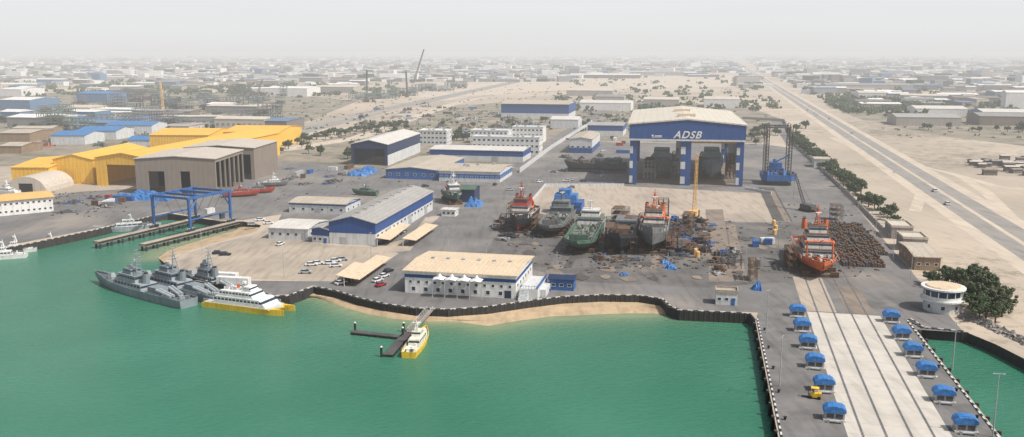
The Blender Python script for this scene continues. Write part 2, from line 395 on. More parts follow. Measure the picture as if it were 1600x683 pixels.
def yq(px, py, w, l, z, mt, name='slipway'):
    p = G(px,py)
    return poly_obj(name, [Vector((q.x,q.y,z)) for q in (p, p+UX*w, p+UX*w+VY*l, p+VY*l)], mt)
yq(1108,440,4,150,.062,conc_brown); yq(1125,440,5,150,.064,conc_brown); yq(1150,440,4,110,.062,conc_brown)
yq(1208,345,9,110,.07,asphalt_dark); yq(1226,347,3,100,.075,conc_brown)
yq(960,420,3,80,.06,asphalt_dark); yq(1015,420,3,100,.06,conc_brown); yq(880,418,3,60,.06,asphalt_dark)
for i in range(60):
    a = R.uniform(770,1230); b = R.uniform(345,440)
    p = G(a,b); n = 9; rr = R.uniform(.8,3.5)
    pts = [Vector((p.x+rr*R.uniform(.6,1.2)*math.cos(k*6.283/n), p.y+rr*1.6*R.uniform(.6,1.2)*math.sin(k*6.283/n), .08+.003*i)) for k in range(n)]
    poly_obj('oil_stain', pts, asphalt_dark if R.random()<.6 else conc_brown)
def vline(px, py, y0, y1, slope=.227):
    p = G(px,py); return [Vector((p.x+(y-p.y)*slope, y, 0)) for y in (y0, (y0+y1)/2, y1)]
strip('highway', vline(1531,350,150,14000), 9, .03, asphalt_lane)
strip('highway', vline(1570,350,150,14000), 9, .03, asphalt_lane)
strip('highway_shoulder', vline(1550,350,150,14000), 34, .02, sandpale)
strip('yard_road', vline(1400,430,250,1100,.23), 13, .045, asphalt)
strip('service_track', [G(1430,330),G(1440,300),G(1370,245),G(1300,215)], 6, .025, sandpale)
strip('service_track', [G(1600,360),G(1540,300),G(1500,275),G(1450,262),G(1400,270)], 7, .025, sandpale)
strip('service_track', [G(1640,300),G(1560,292),G(1500,275)], 7, .026, sandpale)
strip('diagonal_road', [G(250,262),G(440,212),G(600,172),G(880,112),G(960,104)], 32, .03, asphalt_lane)
strip('diagonal_track', [G(440,235),G(560,215),G(700,165),G(860,125)], 18, .028, sandpale)
strip('cross_road', [G(0,140),G(400,133),G(760,118)], 25, .026, sandpale)
strip('cross_road', [G(1180,170),G(1600,178)], 20, .026, sandpale)
strip('cross_road', [G(900,135),G(1240,132),G(1600,128)], 30, .027, sandpale)
strip('cross_road', [G(-50,112),G(500,106),G(900,101)], 30, .031, asphalt_lane)
strip('boulevard', [G(655,385),G(800,268),G(905,196),G(960,165)], 15, .05, asphalt)
poly_obj('sand_field', [G(x,y)+Vector((0,0,.022)) for x,y in [(560,150),(880,118),(1150,118),(1190,135),(900,140),(700,152)]], sandpale)

# ------------------------------------------------------------------ generic building
WINM = {}
def winmesh(w, h, frame=True):
    k = (round(w,2), round(h,2))
    if k not in WINM:
        m = M(); m.box(-w/2,-.04,0,w/2,.02,h,0)
        f = .12
        m.box(-w/2-f,-.07,-f,w/2+f,.0,0,1); m.box(-w/2-f,-.07,h,w/2+f,0,h+f,1); m.box(-w/2-f,-.07,0,-w/2,0,h,1); m.box(w/2,-.07,0,w/2+f,0,h,1)
        WINM[k] = m.mesh('window', [glass, white])
    return WINM[k]
def building(name, label, p0, p1, depth, h, rise=1.5, axis='y', wall=whitewall, roof=beigeroof, band=None, bf=(.62,1.0), win=None, doors=(), over=.5, cat='building', group=None, roofkit=0, snap=True, rotdeg=None):
    a = G(*p0); b = G(*p1); W = (b-a).length; rot = math.atan2(b.y-a.y, b.x-a.x)
    if snap: W = (b-a).length*math.cos(rot); rot = YARD; W = W/math.cos(YARD)*.97
    if rotdeg is not None: rot = math.radians(rotdeg)
    T = thing(name, label, cat, a, rot, group)
    D = depth; m = M()
    if axis == 'y': m.prof_y([(0,0),(W,0),(W,h),(W/2,h+rise),(0,h)], 0, D)
    elif axis == 'x': m.prof_x([(0,0),(D,0),(D,h),(D/2,h+rise),(0,h)], 0, W)
    else: m.box(0,0,0,W,D,h)
    m.obj('wall', wall, T)
    r = M(); o = over; th = .3
    if axis == 'y':
        k = rise/(W/2)*o
        r.prof_y([(-o,h-k),(W/2,h+rise),(W+o,h-k),(W+o,h-k+th),(W/2,h+rise+th),(-o,h-k+th)], -o, D+o)
    elif axis == 'x':
        k = rise/(D/2)*o
        r.prof_x([(-o,h-k),(D/2,h+rise),(D+o,h-k),(D+o,h-k+th),(D/2,h+rise+th),(-o,h-k+th)], -o, W+o)
    else:
        r.box(-.2,-.2,h,W+.2,D+.2,h+.35); r.box(-.2,-.2,h+.35,W+.2,.1,h+1); r.box(-.2,D-.1,h+.35,W+.2,D+.2,h+1)
        r.box(-.2,.1,h+.35,.1,D-.1,h+1); r.box(W-.1,.1,h+.35,W+.2,D-.1,h+1)
    r.obj('roof', roof, T)
    for i in range(roofkit):
        u = M(); x = R.uniform(.1,.9)*W; y = R.uniform(.15,.85)*D
        zz = h+.35 if axis == 'flat' else h+rise*(1-abs((x/W if axis == 'y' else y/D)-.5)*2)+.1
        u.box(x-1,y-.8,zz,x+1,y+.8,zz+1.2); u.cyl((x,y,zz+1.2),(x,y,zz+1.5),.5,n=8)
        u.obj('roof_unit', lightsteel, T)
    if band:
        z0, z1 = h*bf[0], h*bf[1]-.02; e = .06; q = M()
        q.box(-e,-e,z0,W+e,0,z1); q.box(-e,D,z0,W+e,D+e,z1); q.box(-e,0,z0,0,D,z1); q.box(W,0,z0,W+e,D,z1)
        if axis == 'y' and bf[1] >= 1: q.prof_y([(0,h-.02),(W,h-.02),(W/2,h+rise-.02)], -e, 0)
        q.obj('cladding_band', band, T)
    if win:
        nf, ns, rows, w, hh = win
        me = winmesh(w, hh); fl = h/rows if not band or bf[0] < .5 else h*bf[0]/rows
        for rI in range(rows):
            z = fl*rI+fl*.38
            for i in range(nf): put('window', me, T, (W*(i+.5)/nf, -.01, z))
            sx, rt = (W+.01, math.pi/2) if a.x < 0 else (-.01, -math.pi/2)
            for i in range(ns): put('window', me, T, (sx, D*(i+.5)/ns, z), rt)
    for (side, u, w, hh, mt) in doors:
        d = M()
        if side == 'f': d.box(W*u-w/2,-.1,0,W*u+w/2,-.0,hh)
        else:
            sx = W if a.x < 0 else -.1
            d.box(sx,D*u-w/2,0,sx+.1,D*u+w/2,hh)
        d.obj('door', mt, T)
    return T, W, rot

T, W, rot = building('workshop_hall', 'long workshop hall, blue upper walls, white lower walls, grey roof', (515,381), (587,384), 88, 9.5, 2.6, 'y', whitewall, greyroof, blue, (.52,1), doors=[('f',.3,3,3.2,lightsteel),('s',.2,5,4.5,lightsteel),('s',.55,5,4.5,lightsteel),('s',.85,4,4,lightsteel)], over=.7, snap=False)
for i in range(16): put('window', winmesh(2.2,1.1), T, (W+.03, 3+i*5.4, 3.2), math.pi/2)
for i in range(9):
    v = M(); v.box(W/2-.8,6+i*9.5,12.15,W/2+.8,8+i*9.5,12.9); v.obj('roof_vent', greyroof, T)
building('workshop_annex', 'white and blue lean-to beside the workshop hall', (488,379), (513,381), 30, 6, .8, 'y', whitewall, greyroof, blue, (.55,1), win=(3,0,1,1.4,1.1), doors=[('f',.8,1.4,2.2,bluep)], snap=False)
building('storehouse', 'small white storehouse with white roof beside sand lot', (420,373), (482,377), 21, 4.8, 1.0, 'x', whitewall, whiteroof, None, win=(5,3,1,1.3,1.1), doors=[('f',.9,2.4,2.8,lightsteel)])
building('storehouse', 'low storehouse with beige roof and blue fascia', (452,332), (542,337), 20, 5, 1.2, 'x', whitewall, beigeroof, bluep, (.82,1), win=(6,3,1,1.4,1.1), doors=[('f',.5,3,3,lightsteel)])
# --- terminal office
T, W, rot = building('terminal_office', 'white two-storey terminal office with cream roof and blue band', (633,457), (806,467), 29, 7.6, .9, 'x', white, cream, None, over=.7, doors=[('f',.93,2.2,2.6,glass),('s',.3,2,2.4,bluep)], snap=False)
q = M(); q.box(-.06,-.06,5.4,W+.06,0,6.5); q.box(W,0,5.4,W+.06,29,6.5); q.box(-.06,0,5.4,0,29,6.5)
q.obj('window_band', blue, T)
for i in range(13): put('window', winmesh(.9,.9), T, (2+i*(W-4)/12, -.01, 3.5))
for i in range(8): put('window', winmesh(1.2,1.3), T, (3+i*(W-6)/7.5, -.01, .9))
for i in range(6): put('window', winmesh(1.4,1.2), T, (W+.01, 3+i*4.5, 3.3), math.pi/2)
c = M()
for k in range(4):
    x = 13+k*4.2; zt = 8.0; zb = 6.2; n = 8
    ring = [(x+2.1*math.cos(2*math.pi*i/n)*(1 if i%2==0 else 1.25), -2.6+2.4*math.sin(2*math.pi*i/n)*(1 if i%2==0 else 1.2), zb-(0 if i%2 else -.35)) for i in range(n)]
    mid = [(x+.9*math.cos(2*math.pi*i/n), -2.6+.9*math.sin(2*math.pi*i/n), zb+.7) for i in range(n)]
    top = [(x+.15*math.cos(2*math.pi*i/n), -2.6+.15*math.sin(2*math.pi*i/n), zt) for i in range(n)]
    c.loft([ring, mid, top], caps=False)
c.obj('tensile_canopy', white, T)
for k in range(5):
    c = M(); c.cyl((11+k*4.2,-4.6,0),(11+k*4.2,-4.6,6.2),.1,n=6); c.obj('column', lightsteel, T)
for k in range(6):
    c = M(); x = 5+k*5.5; c.box(x,14,8.55,x+1.2,15.2,9.3); c.obj('roof_vent', lightsteel, T)
T2 = thing('entrance_terrace', 'stepped white entrance terrace with blue railings beside the office', 'terrace', G(812,467), rot)
c = M(); c.box(0,0,0,6,18,3.4); c.box(6,4,0,8,15,2.4)
for i in range(8): c.box(0+.0,-.4*(i+1),0,3,-.4*i,3.2-.4*i)
c.obj('platform', whitewall, T2)
c = M()
for i in range(7): c.box(.1+i*.95,.1,3.4,.2+i*.95,.2,4.5)
c.box(.1,.1,4.4,5.9,.2,4.5); c.box(5.8,.2,3.4,5.9,18,4.5); c.obj('railing', bluep, T2)
# --- yard sheds
def open_shed(name, label, p0, p1, depth, h, rise, wallm, roofm, bays, fascia, side_open=False, lowm=None, rotdeg=None, W=None):
    a = G(*p0); b = G(*p1); rot = math.atan2(b.y-a.y, b.x-a.x)
    if W is None: W = (b-a).length
    if rotdeg is not None: rot = math.radians(rotdeg)
    T = thing(name, label, 'shed', a, rot); D = depth
    top = h-fascia
    w = M(); t = .5
    xs = 0
    for (x0,x1) in bays:
        w.box(xs*W,0,0,x0*W,t,top); xs = x1
    w.box(xs*W,0,0,W,t,top)
    w.prof_y([(0,top),(W,top),(W,h),(W/2,h+rise),(0,h)], 0, t)
    w.box(0,t,0,t,D,h)
    if side_open:
        n = 6
        for i in range(n+1): w.box(W-.8,t+i*(D-t-1)/n,0,W,t+i*(D-t-1)/n+.9,h-2)
        w.box(W-t,t,h-2,W,D,h)
    else: w.box(W-t,t,0,W,D,h)
    w.obj('wall', wallm, T)
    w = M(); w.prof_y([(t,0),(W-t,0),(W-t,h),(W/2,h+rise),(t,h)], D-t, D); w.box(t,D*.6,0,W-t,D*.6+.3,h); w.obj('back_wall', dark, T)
    r = M(); o = .6; k = rise/(W/2)*o
    r.prof_y([(-o,h-k+.03),(W/2,h+rise+.03),(W+o,h-k+.03),(W+o,h-k+.4),(W/2,h+rise+.4),(-o,h-k+.4)], -o, D+o); r.obj('roof', roofm, T)
    if lowm:
        l = M(); l.box(W,0,0,W+.06,D,h*.5); l.obj('cladding_band', lowm, T)
    return T, W, rot
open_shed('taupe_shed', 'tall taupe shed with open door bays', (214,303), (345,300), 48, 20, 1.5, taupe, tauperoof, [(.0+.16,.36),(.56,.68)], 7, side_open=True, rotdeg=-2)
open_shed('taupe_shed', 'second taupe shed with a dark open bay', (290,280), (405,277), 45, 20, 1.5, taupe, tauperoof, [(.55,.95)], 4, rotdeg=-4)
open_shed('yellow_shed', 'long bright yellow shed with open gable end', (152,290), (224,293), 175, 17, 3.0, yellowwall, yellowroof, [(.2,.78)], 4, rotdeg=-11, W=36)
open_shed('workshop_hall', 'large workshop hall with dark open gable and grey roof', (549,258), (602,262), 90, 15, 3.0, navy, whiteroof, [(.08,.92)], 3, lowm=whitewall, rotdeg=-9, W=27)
T, W, rot = building('yellow_shed', 'smaller yellow shed with louvred gable wall', (86,287), (150,287), 70, 15, 3, 'y', yellowwall, yellowroof, None, rotdeg=-4)
for i in range(4):
    l = M(); l.box(3+i*4.5,-.15,1,5.6+i*4.5,-.02,10); l.obj('louvre', yellowroof, T)
building('yellow_shed', 'low orange-yellow shed annex', (20,290), (84,289), 60, 11, 2.5, 'x', yellowwall, yellowroof, rotdeg=-3)
building('yellow_shed', 'far yellow shed with long ridge roof', (235,236), (330,236), 60, 13, 3, 'x', yellowwall, yellowroof, rotdeg=-3)
building('yellow_shed', 'far yellow shed with bright gable end', (350,230), (440,230), 60, 13, 3, 'x', yellowwall, yellowroof, rotdeg=-5)
building('quayside_office', 'white quayside office with yellow roof', (-40,342), (84,330), 22, 7.5, 1.0, 'x', white, ochre, None, (.7,1), (14,4,2,1.1,.9), over=1, snap=False)
T = thing('arched_shelter', 'beige fabric arched shelter beside yellow shed', 'shelter', G(10,300), YARD*.3)
c = M(); prof = [(24*(.5-.5*math.cos(math.pi*i/12)), 9*math.sin(math.pi*i/12)) for i in range(13)]
c.prof_y(prof, 0, 30); c.obj('canopy', tauperoof, T, smooth=False)
c = M(); c.box(8,-.1,0,16,-.02,5); c.obj('door', dark, T)
for (a,b,d,h,l) in [((80,226),(135,226),35,8,'blue-roofed workshop with pale walls'),((120,218),(180,219),35,8,'blue-roofed workshop beside steel yard'),((165,210),(236,211),35,9,'bright blue roofed workshop'),((200,232),(250,228),20,7,'low blue roofed shed')]:
    building('blue_roofed_workshop', l, a, b, d, h, 2.5, 'x', whitewall, blueroof, None, rotdeg=-3)
for (a,b,d,h,l) in [((0,222),(60,220),40,8,'brown walled shed with cream roof'),((0,240),(45,238),30,6,'low white store with flat roof'),((20,212),(95,210),20,7,'long brown store with cream roof')]:
    building('brown_store', l, a, b, d, h, 1.5, 'x', brown, beigeroof, rotdeg=-3)
building('low_workshop', 'low workshop with beige roof and blue fascia', (603,279), (684,282), 70, 6, 1.6, 'y', bluep, beigeroof, None, win=(6,0,1,1.6,1.4))
building('low_workshop', 'wide low office workshop with beige roof', (686,283), (784,286), 38, 6.5, 1.6, 'x', whitewall, beigeroof, bluep, (.35,.75), (12,6,1,1.6,1.2), roofkit=4)
building('stores_building', 'long store with white roof and blue wall band', (672,250), (822,255), 32, 8, 1.2, 'x', whitewall, whiteroof, blue, (.5,1), doors=[('f',.3,5,4,lightsteel),('f',.7,5,4,lightsteel)])
building('office_block', 'white multi-storey office block with rows of windows', (738,240), (846,243), 16, 13, 0, 'flat', white, whitewall, None, win=(14,3,3,2,1.5), roofkit=5)
building('office_block', 'white three-storey office block among trees', (655,226), (700,226), 16, 12, 0, 'flat', whitewall, white, None, win=(7,2,3,2,1.4), roofkit=3)
building('office_block', 'low white office with grid of windows', (735,224), (795,227), 20, 11, 0, 'flat', white, whitewall, None, win=(9,2,3,1.8,1.3), roofkit=3)
building('office_block', 'pale office with flat roof beside boulevard', (800,222), (850,224), 18, 13, 0, 'flat', white, whitewall, None, win=(8,2,3,1.8,1.3), roofkit=3)
building('blue_hall', 'big blue hall with pale lower wall', (783,184), (893,187), 62, 17, 3, 'x', whitewall, beigeroof, blue, (.35,1), over=1)
building('paint_shop', 'narrow white shop with blue base and cream roof', (890,239), (926,240), 60, 11, 1.5, 'y', whitewall, beigeroof, blue, (0,.4), (4,6,1,2,1.5))
building('paint_shop', 'grey shop behind the boulevard with blue trim', (918,212), (975,213), 40, 10, 1.5, 'x', whitewall, greyroof, blue, (.5,1))
building('portable_cabin', 'small white site cabin beside the boat yard', (690,338), (712,339), 6, 3.2, .2, 'x', white, whiteroof, None, win=(3,1,1,1.2,1))
building('substation', 'grey flat-roofed substation beside yard road', (1392,373), (1424,373), 14, 5, 0, 'flat', gb, farm[1], None, doors=[('f',.3,1.4,2.2,brown),('f',.7,1.4,2.2,brown)])
building('substation', 'grey flat-roofed substation near the hedge', (1410,392), (1446,392), 12, 5, 0, 'flat', gb, farm[1], None, doors=[('f',.3,1.4,2.2,brown)])
building('guard_house', 'beige guard house with cream roof beside road', (1428,422), (1470,424), 26, 5, .8, 'x', brown, beigeroof, None, win=(3,4,1,1.2,1))
building('guard_house', 'small cream kiosk at the top of yard road', (1272,262), (1295,262), 14, 6, .6, 'x', whitewall, beigeroof, None, win=(2,2,1,1.5,1.2))
building('blue_cabin', 'blue cabin with domed white-trimmed roof beside the office', (858,453), (897,454), 6, 3.8, .8, 'x', bluep, navy, None, win=(3,0,1,1.3,.9))
building('pump_house', 'small white pump house at jetty root', (1118,476), (1152,477), 5, 4, 0, 'flat', whitewall, conc_pink, None, win=(3,1,1,1,.9), doors=[('f',.8,1.2,2.2,bluep)])

# round control building
T = thing('control_building', 'round white two-tier control building with blue window band', 'control tower', G(1471,484))
def disc(r0, z0, z1, mt, nm, r1=None, n=32):
    c = M(); c.cyl((0,0,z0),(0,0,z1),r0,r1 if r1 else r0,n=n); return c.obj(nm, mt, T)
disc(5.4,0,3.6,whitewall,'lower_wall'); disc(6.6,3.6,4.1,white,'balcony'); disc(5.6,4.1,5.0,white,'upper_wall'); disc(5.5,5.0,6.6,glass,'window_band'); disc(5.4,6.6,7.2,bluep,'blue_band'); disc(6.5,7.2,7.7,white,'roof'); disc(5.4,7.7,8.1,cream,'roof_cap',5.0)
for i in range(14):
    a = 2*math.pi*i/14; c = M(); c.box(-.12,-.12,5.0,.12,.12,6.6); o = c.obj('mullion', white, T); o.location = (5.55*math.cos(a),5.55*math.sin(a),0)
for i in range(8):
    a = 2*math.pi*(i+.5)/8; put('window', winmesh(1.1,1.2), T, (5.4*math.cos(a),5.4*math.sin(a),1.2), a+math.pi/2)

# ------------------------------------------------------------------ main hangar
a = G(983,288); b = G(1160,292); W = (b-a).length; rot = math.atan2(b.y-a.y, b.x-a.x); D = 125; h = 36.5; rise = 3.2
T = thing('shipbuilding_hall', 'huge blue double-bay shipbuilding hall with pale roof, open front', 'hangar', a, rot)
c = M(); o = 1.5
c.prof_y([(-o,h),(W/2,h+rise),(W+o,h),(W+o,h+.8),(W/2,h+rise+.8),(-o,h+.8)], -o, D+o); c.obj('roof', creamh, T)
c = M(); c.box(W*.42,20,h+rise+.5,W*.58,24,h+rise+2.2); c.obj('roof_vent', cream, T)
c = M(); c.box(W*.40,70,h+rise+.5,W*.56,74,h+rise+2); c.obj('roof_vent', cream, T)
c = M(); fz = h-9.5
c.prof_y([(-.6,fz+1),(W+.6,fz+1),(W+.6,h),(W/2,h+rise),(-.6,h)], -1, 0); c.box(-.6,0,fz+6,0,D,h); c.box(W,0,fz+6,W+.6,D,h); c.obj('fascia', blue, T)
c = M(); c.box(-.7,-1.3,fz,W+.7,-.0,fz+1); c.obj('fascia_trim', whitewall, T)
c = M(); c.prof_y([(0,fz+3),(W,fz+3),(W,h),(W/2,h+rise),(0,h)], D-1, D); c.obj('back_fascia', blue, T)
cw = 4.2
for (x, nm) in ((0,'l'),(W/2-3.2,'m'),(W-cw,'r')):
    ww = cw if nm != 'm' else 6.0
    for yy in ([0,D-5]):
        c = M(); c.box(x,yy,0,x+ww,yy+4,fz,0)
        for k in range(3): c.box(x-.05,yy-.05,fz*(k/3)+1,x+ww*.45,yy+.0,fz*(k/3)+fz*.20,1)
        c.obj('column', [blue, whitewall], T)
for (x0,x1) in ((0,.5),(W-.5,W)):
    c = M(); c.box(x0,4,12,x1,D-5,h-3.5)
    for i in range(12): c.box(x0,6+i*9.5,0,x1+.3,7.2+i*9.5,12)
    c.obj('side_wall', [steel], T)
for k in range(9):
    y = 6+k*(D-12)/8
    c = M(); c.beam((1,y,h-2),(W-1,y,h-2),1.0); c.beam((1,y,fz+1),(W-1,y,fz+1),.8)
    n = 12
    for i in range(n): c.beam((1+i*(W-2)/n,y,fz+1 if i%2 else h-2),(1+(i+1)*(W-2)/n,y,h-2 if i%2 else fz+1),.5)
    c.beam((W/2,y,0),(W/2,y,fz),1.6); c.obj('roof_truss', lightsteel, T)
c = M(); c.box(1.5,30,fz-3,W/2-1,33,fz-1); c.obj('overhead_crane', ochre, T)
c = M(); c.box(W/2+1,18,fz-3,W-1.5,21,fz-1); c.obj('overhead_crane', ochre, T)
fc = bpy.data.curves.new('lettering', 'FONT'); fc.body = 'ADSB'; fc.size = 6.0; fc.shear = .35; fc.extrude = .12; fc.offset = .12; fc.space_character = 1.15; fc.align_x = 'CENTER'
tmp = bpy.data.objects.new('tmp', fc); COL.objects.link(tmp); bpy.context.view_layer.update()
me = bpy.data.meshes.new_from_object(tmp.evaluated_get(bpy.context.evaluated_depsgraph_get())); bpy.data.objects.remove(tmp)
me.materials.clear(); me.materials.append(white)
lt = put('lettering', me, T, (W*.50, -1.15, fz+1.8), label='white italic ADSB lettering'); lt.rotation_euler = (math.pi/2, 0, 0)
c = M()
c.box(W*.19,-1.12,fz+2.0,W*.28,-1.0,fz+2.3,0); c.box(W*.215,-1.12,fz+2.6,W*.28,-1.0,fz+3.2,0); c.box(W*.19,-1.12,fz+2.6,W*.205,-1.0,fz+3.6,0); c.obj('emblem', [white], T)
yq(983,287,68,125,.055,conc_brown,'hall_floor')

# ------------------------------------------------------------------ ships
def hull_mesh(L, B, D, lower, upper, water=.35, full=.6, transom=.85, sheer=.35):
    rings = []; deck = []
    n = 16
    for i in range(n+1):
        s = i/n
        hb = B/2*(transom+(1-transom)*min(1,s/.25)) if s < full else B/2*max(.02,1-((s-full)/(1-full))**2.3)
        z = D*(1+sheer*max(0,(s-.45)/.55)**2)
        bt = 1-.75*max(0,(s-.5)/.5)**1.3
        x = (s-.5)*L; xb = x-.10*L*max(0,(s-.5)/.5)**2
        xm = x-.05*L*max(0,(s-.5)/.5)**2
        zc = D*water
        half = [(x,hb,z),(x-.0,hb*.985,z*.75),(xm,hb*.93*(.55+.45*bt),zc),(xb,hb*.78*bt,.22*D*.5),(xb,hb*.12*bt,0)]
        ring = half+[(p[0],-p[1],p[2]) for p in half[::-1]]
        rings.append(ring); deck.append((x,hb*.97,z))
    m = M(); m.loft(rings, 0, closed=False, rows=[1,1,0,0,0,0,0,1,1], caps=False)
    r0 = rings[0]; k = len(m.v); m.v += r0
    m.f.append([k+i for i in (0,1,2,7,8,9)]); m.m.append(1); m.f.append([k+i for i in (2,3,4,5,6,7)]); m.m.append(0)
    for sg in (0, 9):
        for i in range(n): m.beam(Vector(rings[i][sg]), Vector(rings[i+1][sg]), .22, 1)
    d = M()
    for i,(x,y,z) in enumerate(deck):
        zz = z-min(1.0,D*.16)
        d.v += [(x,y,zz),(x,-y,zz)]
        if i: q = 2*i; d.f.append([q-1,q+1,q,q-2]); d.m.append(0)
    return m, d
def tier(T, x0, x1, hw, z, h, mt, name='superstructure', rake=.12, winm=glass, nwin=0, roofm=None):
    m = M(); r = rake*h
    m.loft([[(x0,-hw,z),(x1,-hw,z),(x1,hw,z),(x0,hw,z)], [(x0+r*.3,-hw*.97,z+h),(x1-r,-hw*.97,z+h),(x1-r,hw*.97,z+h),(x0+r*.3,hw*.97,z+h)]], caps=True)
    m.obj(name, mt, T)
    if roofm:
        q = M(); q.box(x0-.2,-hw-.2,z+h+.003,x1,hw+.2,z+h+.2); q.obj('roof_deck', roofm, T)
    if nwin:
        def ring(u, g=.05):
            y = hw*(1-.03*u)+g; return [(x0+r*.3*u-g,-y,z+h*u),(x1-r*u+g,-y,z+h*u),(x1-r*u+g,y,z+h*u),(x0+r*.3*u-g,y,z+h*u)]
        w = M(); w.loft([ring(.52), ring(.80)], caps=False); w.obj('window_band', winm, T)
        k = max(3, nwin)
        for sgn in (-1,1):
            q = M()
            for i in range(k+1):
                x = x0+.3+(x1-r-.5-x0)*i/k; y = sgn*(hw*.98+.1)
                q.box(x-.14,min(y,y-sgn*.2),z+h*.5,x+.14,max(y,y-sgn*.2),z+h*.82)
            q.obj('window_mullions', mt, T)
def mast(T, x, z, h, mt, w=1.0, bars=3, name='mast'):
    m = M()
    for (dx,dy) in ((-w,-w),(-w,w),(w,0)): m.beam((x+dx,dy,z),(x+dx*.15,dy*.15,z+h*.8),.25)
    for k in range(1,6):
        t = k/6; q = w*(1-.85*t); zz = z+h*.8*t
        m.beam((x-q,-q,zz),(x-q,q,zz),.15); m.beam((x-q,q,zz),(x+q,0,zz),.15); m.beam((x+q,0,zz),(x-q,-q,zz),.15)
    m.cyl((x,0,z+h*.75),(x,0,z+h),.12,n=6)
    for k in range(bars): zz = z+h*(.55+.15*k); m.beam((x,-w*(1.6-.3*k),zz),(x,w*(1.6-.3*k),zz),.2)
    m.obj(name, mt, T)
    r = M(); r.cbox((x+.6,0,z+h*.6),(.5,2.2,.35),.4); r.cyl((x+.6,0,z+h*.5),(x+.6,0,z+h*.6),.3,n=8); r.obj('radar', white, T)
def funnel(T, x, y, z, h, r, mt, topm=None):
    m = M(); m.loft([[(x+r*1.3*math.cos(a),y+r*math.sin(a),z) for a in [k*math.pi/5 for k in range(10)]], [(x-.3+r*1.1*math.cos(a),y+r*.85*math.sin(a),z+h) for a in [k*math.pi/5 for k in range(10)]]])
    m.obj('funnel', mt, T)
    m = M(); m.cyl((x-.3,y,z+h),(x-.3,y,z+h+.5),r*.6,n=8); m.obj('funnel_top', topm or blackhull, T)
def railing(T, L, B, z, mt=white, x0=-.45, x1=.3):
    for sgn in (-1,1):
        m = M()
        for zz in (.5,1.0): m.beam((L*x0,sgn*B*.47,z+zz),(L*x1,sgn*B*.47,z+zz),.09)
        n = int(L*(x1-x0)/2)
        for i in range(n+1): x = L*x0+i*L*(x1-x0)/n; m.beam((x,sgn*B*.47,z),(x,sgn*B*.47,z+1),.08)
        m.obj('railing', mt, T)
def ship(name, label, cat, pos, heading, L, B, D, lower, upper, deckm, z=0, **kw):
    T = thing(name, label, cat, (pos.x,pos.y,z), heading, kw.pop('group', None))
    h, d = hull_mesh(L,B,D,lower,upper,**kw); h.obj('hull', [lower,upper], T); d.obj('deck', deckm, T)
    return T
def along(ang): return Vector((math.cos(ang), math.sin(ang), 0))
def gear(T, L, B, z, mats_, n=16, x0=-.45, x1=-.1, s=1.0):
    for k, mt in enumerate(mats_):
        c = M()
        for i in range(n):
            x = L*R.uniform(x0,x1); y = R.uniform(-.36,.36)*B
            if R.random()<.6: c.cbox((x,y,z),(R.uniform(.5,2)*s,R.uniform(.5,1.8)*s,R.uniform(.4,1.8)*s),R.random())
            else: c.cyl((x,y,z+.3),(x+R.uniform(-2,2)*s,y+R.uniform(-1,1)*s,z+R.uniform(.5,2.2)*s),.18*s,n=6)
        c.obj('deck_gear', mt, T)

def navy_ship(pos, head, L, label, tall=1.0):
    B = L*.14; D = 4.4
    T = ship('patrol_vessel', label, 'patrol ship', pos, head, L, B, D, naval, naval, navaldeck, z=WATER-1.6, water=.3, full=.5, sheer=.35, group='grey patrol vessels moored side by side')
    z = D-.7
    tier(T, -L*.10, L*.20, B*.40, z, 2.4, naval2, nwin=8, rake=.3)
    tier(T, -L*.03, L*.16, B*.33, z+2.4, 2.2, naval2, nwin=7, rake=.35, roofm=naval)
    tier(T, L*.03, L*.12, B*.24, z+4.8, 1.8, naval, name='bridge', nwin=5, rake=.3)
    mast(T, L*.01, z+4.8*tall, 8.5, naval, 1.2, 4)
    tier(T, -L*.27, -L*.14, B*.27, z, 2.2, naval, name='deckhouse')
    funnel(T, -L*.07, 0, z+2.4, 3.2, 1.3, naval)
    g = M(); x = L*.31; zz = z+.9; g.cyl((x,0,zz-.8),(x,0,zz+.5),1.5,1.3,n=12); g.loft([[(x-1.4,-1.1,zz+.5),(x+1.3,-1.1,zz+.5),(x+1.3,1.1,zz+.5),(x-1.4,1.1,zz+.5)],[(x-1.1,-.7,zz+2),(x+.6,-.7,zz+1.8),(x+.6,.7,zz+1.8),(x-1.1,.7,zz+2)]]); g.cyl((x+1,0,zz+1.3),(x+5,0,zz+1.9),.16,.1,n=6); g.obj('gun_turret', naval2, T)
    for sgn in (-1,1):
        for k in range(2):
            g = M(); y = sgn*(B*.12+k*1.2); g.cyl((-L*.38,y,z+.8),(-L*.26,y+sgn*.8,z+2.2),.5,n=8); g.cyl((-L*.36,y,z),(-L*.36,y,z+1),.2,n=6); g.obj('launch_tube', naval2, T)
    g = M(); g.cyl((-L*.43,0,z),(-L*.43,0,z+1.2),1.0,.8,n=10); g.cyl((-L*.43,0,z+1),(-L*.48,0,z+1.7),.14,n=6); g.obj('aft_gun', naval2, T)
    g = M(); g.cyl((L*.08,0,z+6.6),(L*.08,0,z+7.8),.9,.6,n=10); g.obj('radar_dome', naval2, T)
    gear(T, L, B*.8, z+.05, [naval, naval2], 9, -.48, -.05, .7)
    gear(T, L, B*.6, z+4.6, [naval], 8, -.02, .14, .5)
    railing(T, L, B, z+.1, naval2, -.48, .25)
    return T
bow = G(150,440,WATER); st = G(296,480,WATER); hd = math.atan2(bow.y-st.y, bow.x-st.x); c1 = (bow+st)/2
navy_ship(c1, hd, (bow-st).length, 'grey patrol vessel with lattice mast, outermost at the quay')
off = Vector((math.sin(hd), -math.cos(hd), 0)); off = off if off.y > 0 else -off
navy_ship(c1+off*9.5+along(hd)*-7, hd, (bow-st).length*.98, 'grey patrol vessel moored between its sister and the quay')
navy_ship(c1+off*19.5+along(hd)*-13, hd, (bow-st).length*.62, 'smaller grey patrol vessel moored against the quay', .8)

